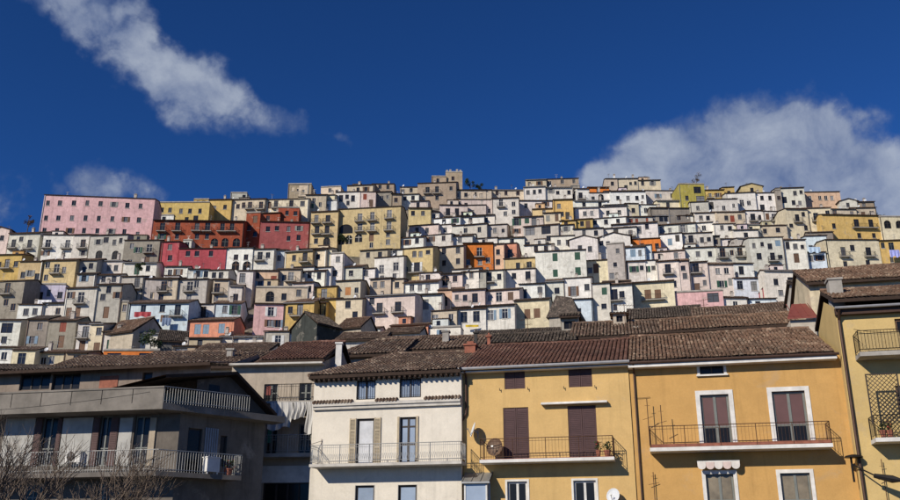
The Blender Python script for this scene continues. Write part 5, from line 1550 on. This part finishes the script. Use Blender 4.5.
def wall_unit(px_, py_, lab):
    x, zz = AP.at(px_, py_, apd); mb = MB(); mb.box(-.4, .4, -.32, -.04, 0, .55); mb.bar((-.12, -.325, .28), (-.12, -.34, .28), .22, 12, 1); mb.box(-.3, -.24, -.3, -.01, -.08, 0); mb.box(.24, .3, -.3, -.01, -.08, 0)
    o = mb.build('air_conditioner', ['white_stone', 'frame_dark']); o.location = to_world(AP, (x, apd, zz)); o.rotation_euler = (0, 0, AP.yaw); tag(o, lab, 'air conditioner', 'units on the apartment wall')
wall_unit(76, 463, 'pale air conditioning unit on the apartment wall panel behind the balcony rail')
def box_on_balcony():
    o = MB(); o.box(-.35, .35, -.2, .2, .1, .75); o.box(-.38, .38, -.23, .23, .75, .8)
    for x in (-.3, .24):
        for y in (-.16, .1): o.box(x, x + .06, y, y + .06, 0, .1)
    p = ap_side(1.4, -apd * .62, apz1); ob = o.build('storage_box', 'white_stone'); ob.location = to_world(AP, p); ob.rotation_euler = (0, 0, AP.yaw + R(59)); tag(ob, 'pale storage box with lid on the shaded apartment balcony', 'box')
box_on_balcony()
z = h2 = None
for i, (px_, lab) in enumerate(((884, 'leafy pot plant on the lattice screened balcony'), (891, 'flowering pot plant on the lattice screened balcony'))):
    x, zz = HD.at(px_, 440, -.85); pot_plant(HD, (x, -.85, zz + .12), lab, .15, i == 1, 20 + i)

x, zz = HB.at(611, 461, -.8); pot_plant(HB, (x - .15, -.75, HBz + .03), 'dark bushy pot plant at the yellow house balcony end', .17, False, 31)
x, zz = HB.at(601, 461, -.8); pot_plant(HB, (x - .1, -.8, HBz + .03), 'small flowering pot beside the bushy plant on the yellow balcony', .12, True, 33)
# ------------------------------------------------------------------ dishes, antennas, lamp, cables
def dish(h, px, py, off, r, mat, label, yaw=0.0, tilt=.25, mast=0.0):
    x, z = h.at(px, py, off); root = thing('satellite_dish', label, 'satellite dish', to_world(h, (x, off, z - mast)), h.yaw + yaw, 'satellite dishes on the street row')
    me = dish_mesh(r, mat); o = link('reflector', me, root); o.location = (0, 0, mast); o.rotation_euler = (-tilt, 0, 0)
    mb = MB(); mb.bar((0, .2, -.1), (0, .2, mast + .02), .025, 6); mb.bar((0, .2, mast - .1), (0, abs(off) if mast < .1 else .25, mast - .1), .02, 5); mb.build('bracket', 'grey_metal', root)
dish(HB, 495, 447.5, -.55, .43, 'dish_brown', 'large rusty brown satellite dish standing on the yellow house balcony', R(-10), .2, .55)
dish(HB, 474, 430, -.45, .36, 'dish_white', 'white satellite dish seen edge-on by the yellow house downpipe', R(-68), .3, .3)
dish(HB, 613.5, 496, -.4, .34, 'dish_white', 'small white satellite dish under the yellow house balcony end', R(-20), .3, .1)
for (h, px_, py_, off, ht, lab) in ((HC, 650, 446, -.5, 2.3, 'thin rooftop style antenna mast at the end of the ochre balcony'), (HC, 663.5, 447, -.9, 2.0, 'short brown antenna mast on the ochre house balcony'), (HC, 655, 500, -.15, 1.3, 'small wall antenna below the ochre balcony end'), (HD, 888, 505, -.2, 2.0, 'slender wall antenna beside the curved street lamp')):
    x, zz = h.at(px_, py_, off); yagi('tv_antenna', lab, to_world(h, (x, off, zz)), ht, h.yaw + .2, 'antennas on the street row', True)
for (px_, py_, Y, ht, lab) in ((232, 352, 56, 1.6, 'tall antenna on the brown tiled roof behind the apartments'), (626, 336, 50, 2.2, 'antenna on the ridge between the red and brown roofs'), (528, 338, 64, 1.8, 'antenna above the dull brown tiled roof'), (705, 318, 66, 1.8, 'antenna over the brown roofs below the bright pink house')):
    r = ray(px_, py_); yagi('tv_antenna', lab, (r.x * Y, Y, CAMZ + r.z * Y - .3), ht, random.uniform(0, 3), 'antennas on the roofs')
def street_lamp():
    x, z0 = HD.at(858, 482, -.12); root = thing('street_lamp', 'black curved wall lamp mounted at the corner of the tall yellow house', 'street lamp', to_world(HD, (x, 0, z0)), HD.yaw)
    zt = HD.at(858, 457.5, -.2)[1] - z0
    mb = MB(); mb.bar((-.15, -.08, 0), (-.15, -.08, zt), .05, 7); mb.bar((-.15, -.08, zt * .75), (.25, -.45, zt * .45), .035, 6); mb.bar((.25, -.45, zt * .45), (.75, -.85, zt * .12), .035, 6); mb.build('bracket', 'iron', root)
    mb = MB(); N = 12
    for (q0, a, q1, b) in ((zt + .0, .42, zt + .08, .36), (zt + .08, .36, zt + .14, .1)): mb.bar((-.05, -.2, q0), (-.05, -.2, q1), a, N, 0, b)
    mb.build('cap', 'iron', root)
    mb = MB(); mb.bar((.6, -.72, zt * .2), (1.25, -1.1, zt * .02), .10, 8, 0, .17); mb.bar((1.25, -1.1, zt * .02), (1.6, -1.3, zt * -.05), .17, 8, 0, .06); mb.build('lamp_head', 'iron', root)
street_lamp()
def cable(pts, sag, label, r=.014):
    mb = MB()
    for p, q in zip(pts, pts[1:]):
        p = Vector(p); q = Vector(q); N = 10; prev = p
        for i in range(1, N + 1):
            t = i / N; c = p + (q - p) * t; c.z -= sag * 4 * t * (1 - t); mb.bar(prev, c, r, 4); prev = c
    o = mb.build('cable', 'iron'); tag(o, label, 'cable', 'cables along the street')
def W(px_, py_, Y): r = ray(px_, py_); return Vector((r.x * Y, Y, CAMZ + r.z * Y))
cable([W(-30, 412, 41), W(150, 392, 41)], .1, 'dark cable rising across the apartment parapet')
cable([to_world(HD, (HD.at(853, 330)[0], -.15, HD.at(853, 330)[1])), to_world(HD, (HD.at(900, 331)[0], -.1, HD.at(900, 331)[1]))], .1, 'dark cable running along the tall yellow house above its balcony')
x, zz = HC.at(634, 398, -.06); x2, zz2 = HC.at(650, 397, -.06); cable([to_world(HC, (x, -.06, zz)), to_world(HC, (x2, -.06, zz2))], .02, 'short cable crossing the ochre wall to the antenna', .012)

# ------------------------------------------------------------------ cloths and awnings on the hill
def hung_cloth(px_, py_, Y, w, hh, col, label, cat='laundry', fold=9):
    mb = MB(); nx = 14; idx = []
    for j in range(5):
        row = []
        for i in range(nx + 1):
            u = i / nx; row.append(len(mb.v)); mb.v.append((u * w - w / 2, -.1 - .07 * math.sin(u * fold * 2) * (.3 + j / 4), -hh * j / 4 * (1 + .12 * math.sin(u * 11))))
        idx.append(row)
    for j in range(4):
        for i in range(nx): mb.f.append((idx[j][i], idx[j][i + 1], idx[j + 1][i + 1], idx[j + 1][i])); mb.m.append(0)
    o = mb.build('hung_cloth', 'paint', None, col); o.location = W(px_, py_, Y); tag(o, label, cat)
HY = {h['name']: h['Y'] for h in HOUSES if h['name']}
hung_cloth(143, 312, HY['paleblue'] - 1.2, 3.0, .9, (.35, .04, .05), 'red laundry hung under a window of the long pale blue house')
hung_cloth(167, 318, HY['paleblue'] - 1.2, 1.6, 1.4, (.16, .22, .34), 'dark blue laundry beside the balcony of the long pale blue house')
hung_cloth(894, 250, HY['creamwhite'] - 1.6, 2.2, 1.6, (.35, .38, .75), 'bright blue laundry on the yellow house beside the long cream house')
hung_cloth(472, 325, HY['whiteblue'] - .8, 2.4, .4, (.6, .42, .03), 'narrow yellow awning cloth above the brown roofs', 'awning', 5)
hung_cloth(814, 247, HY['creamwhite'] - 1.5, 2.6, 1.3, (.45, .58, .72), 'pale blue sheet drying between the white and cream houses')
hung_cloth(45, 300, 166, 2.6, .9, (.75, .75, .75), 'white washing hanging before the lavender house')
# ------------------------------------------------------------------ trees
def bare_tree(name, label, base, height, spread, seed, levels=5, r0=.09):
    rng = random.Random(seed); root = thing(name, label, 'tree', base, 0, 'bare trees by the apartment building'); tr = MB(); tw = MB()
    def grow(p, d, L, r, lev):
        r = max(r, .008); q = p + d * L; mid = p + d * (L * .5) + Vector((rng.gauss(0, .04), rng.gauss(0, .04), 0)) * L
        mb = tr if lev < 2 else tw; n = 6 if lev < 2 else 3
        mb.bar(p, mid, r, n, 0, r * .85); mb.bar(mid, q, r * .85, n, 0, r * .68)
        if lev >= levels: return
        for i in range(rng.choice((2, 3, 3)) if lev else 6):
            a = rng.uniform(0, 6.28); sp = rng.uniform(.25, .75) * spread
            nd = (d + Vector((math.cos(a), math.sin(a), rng.uniform(-.1, .45))) * sp).normalized()
            st = p + (q - p) * rng.uniform(.45, 1.0)
            grow(st, nd, L * rng.uniform(.6, .85), r * rng.uniform(.5, .66), lev + 1)
    grow(Vector((0, 0, -.05)), Vector((rng.gauss(0, .05), rng.gauss(0, .05), 1)).normalized(), height * .34, r0, 0)
    tr.build('trunk', 'bark', root); tw.build('crown', 'twig', root)
for i, (px_, Y, ht, lab, sd) in enumerate(((28, 33, 7.2, 'bare twiggy tree in front of the apartment panels, with a leaning crown', 5), (92, 34.5, 6.4, 'smaller bare tree before the lower apartment balcony', 8), (134, 35.5, 6.0, 'slight bare sapling near the apartment building corner', 12), (-22, 31, 7.0, 'bare tree at the far end of the apartment front', 15))):
    r = ray(px_, 500); bare_tree('bare_tree', lab, (r.x * Y, Y, 0), ht, .95, sd)
def leafy(name, label, px_, py_, Y, hgt, rad, seed, mat='leaf', n=900, group='trees among the hill houses'):
    rng = random.Random(seed); r = ray(px_, py_); base = Vector((r.x * Y, Y, CAMZ + r.z * Y)); root = thing(name, label, 'tree', base, 0, group)
    tr = MB(); tr.bar((0, 0, min(-.5, ground_z(base.x, Y) - base.z - .3)), (0, 0, hgt * .5), .14, 6, 0, .09)
    for k in range(5):
        a = k * 1.3; tr.bar((0, 0, hgt * (.3 + .05 * k)), (rad * .6 * math.cos(a), rad * .6 * math.sin(a), hgt * (.55 + .07 * k)), .06, 5, 0, .02)
    tr.build('trunk', 'bark', root)
    mb = MB(); cl = [(Vector((rng.gauss(0, .45) * rad, rng.gauss(0, .45) * rad, hgt * rng.uniform(.4, .95))), rng.uniform(.25, .5) * rad) for _ in range(9)]
    for i in range(n):
        c, q = rng.choice(cl); d = Vector((rng.gauss(0, 1), rng.gauss(0, 1), rng.gauss(0, 1))).normalized() * q * rng.random() ** .4
        p = c + d; u = Vector((rng.gauss(0, 1), rng.gauss(0, 1), rng.gauss(0, 1))).normalized(); v = u.orthogonal().normalized(); s = rng.uniform(.10, .2)
        mb.quad(p - u * s, p + v * s * .6, p + u * s, p - v * s * .6)
    mb.build('crown', mat, root)
leafy('thin_tree', 'dry brown leaved tree against the sky beside the long pink palace', 27, 233, 200, 4.5, 1.3, 31, 'leaf_dry', 260)
leafy('thin_tree', 'brown leaved tree rising over the olive yellow house', 697, 186, 262, 4.2, 1.6, 32, 'leaf_dry', 420)
leafy('green_tree', 'dark green bush on the bare knoll beside the castle ruin', 470, 192, 258, 4.0, 1.8, 33)
leafy('green_tree', 'small dark green bush at the knoll end beyond the castle', 480, 193, 259, 2.8, 1.4, 34, n=600)
leafy('green_tree', 'dark bush beside the yellow hilltop house near the white arch house', 523, 216, 236, 3.4, 1.3, 35, n=600)
leafy('green_tree', 'green shrub against the white house beside the stone grey building', 137, 276, 181, 3.0, 1.2, 37, n=500)
leafy('green_tree', 'green shrub in the gap under the loggia palazzo', 343, 246, 203, 3.0, 2.0, 38, n=800)
leafy('green_tree', 'dark shrub below the cream house among lower roofs', 150, 352, 146, 3.2, 2.0, 39, n=700)
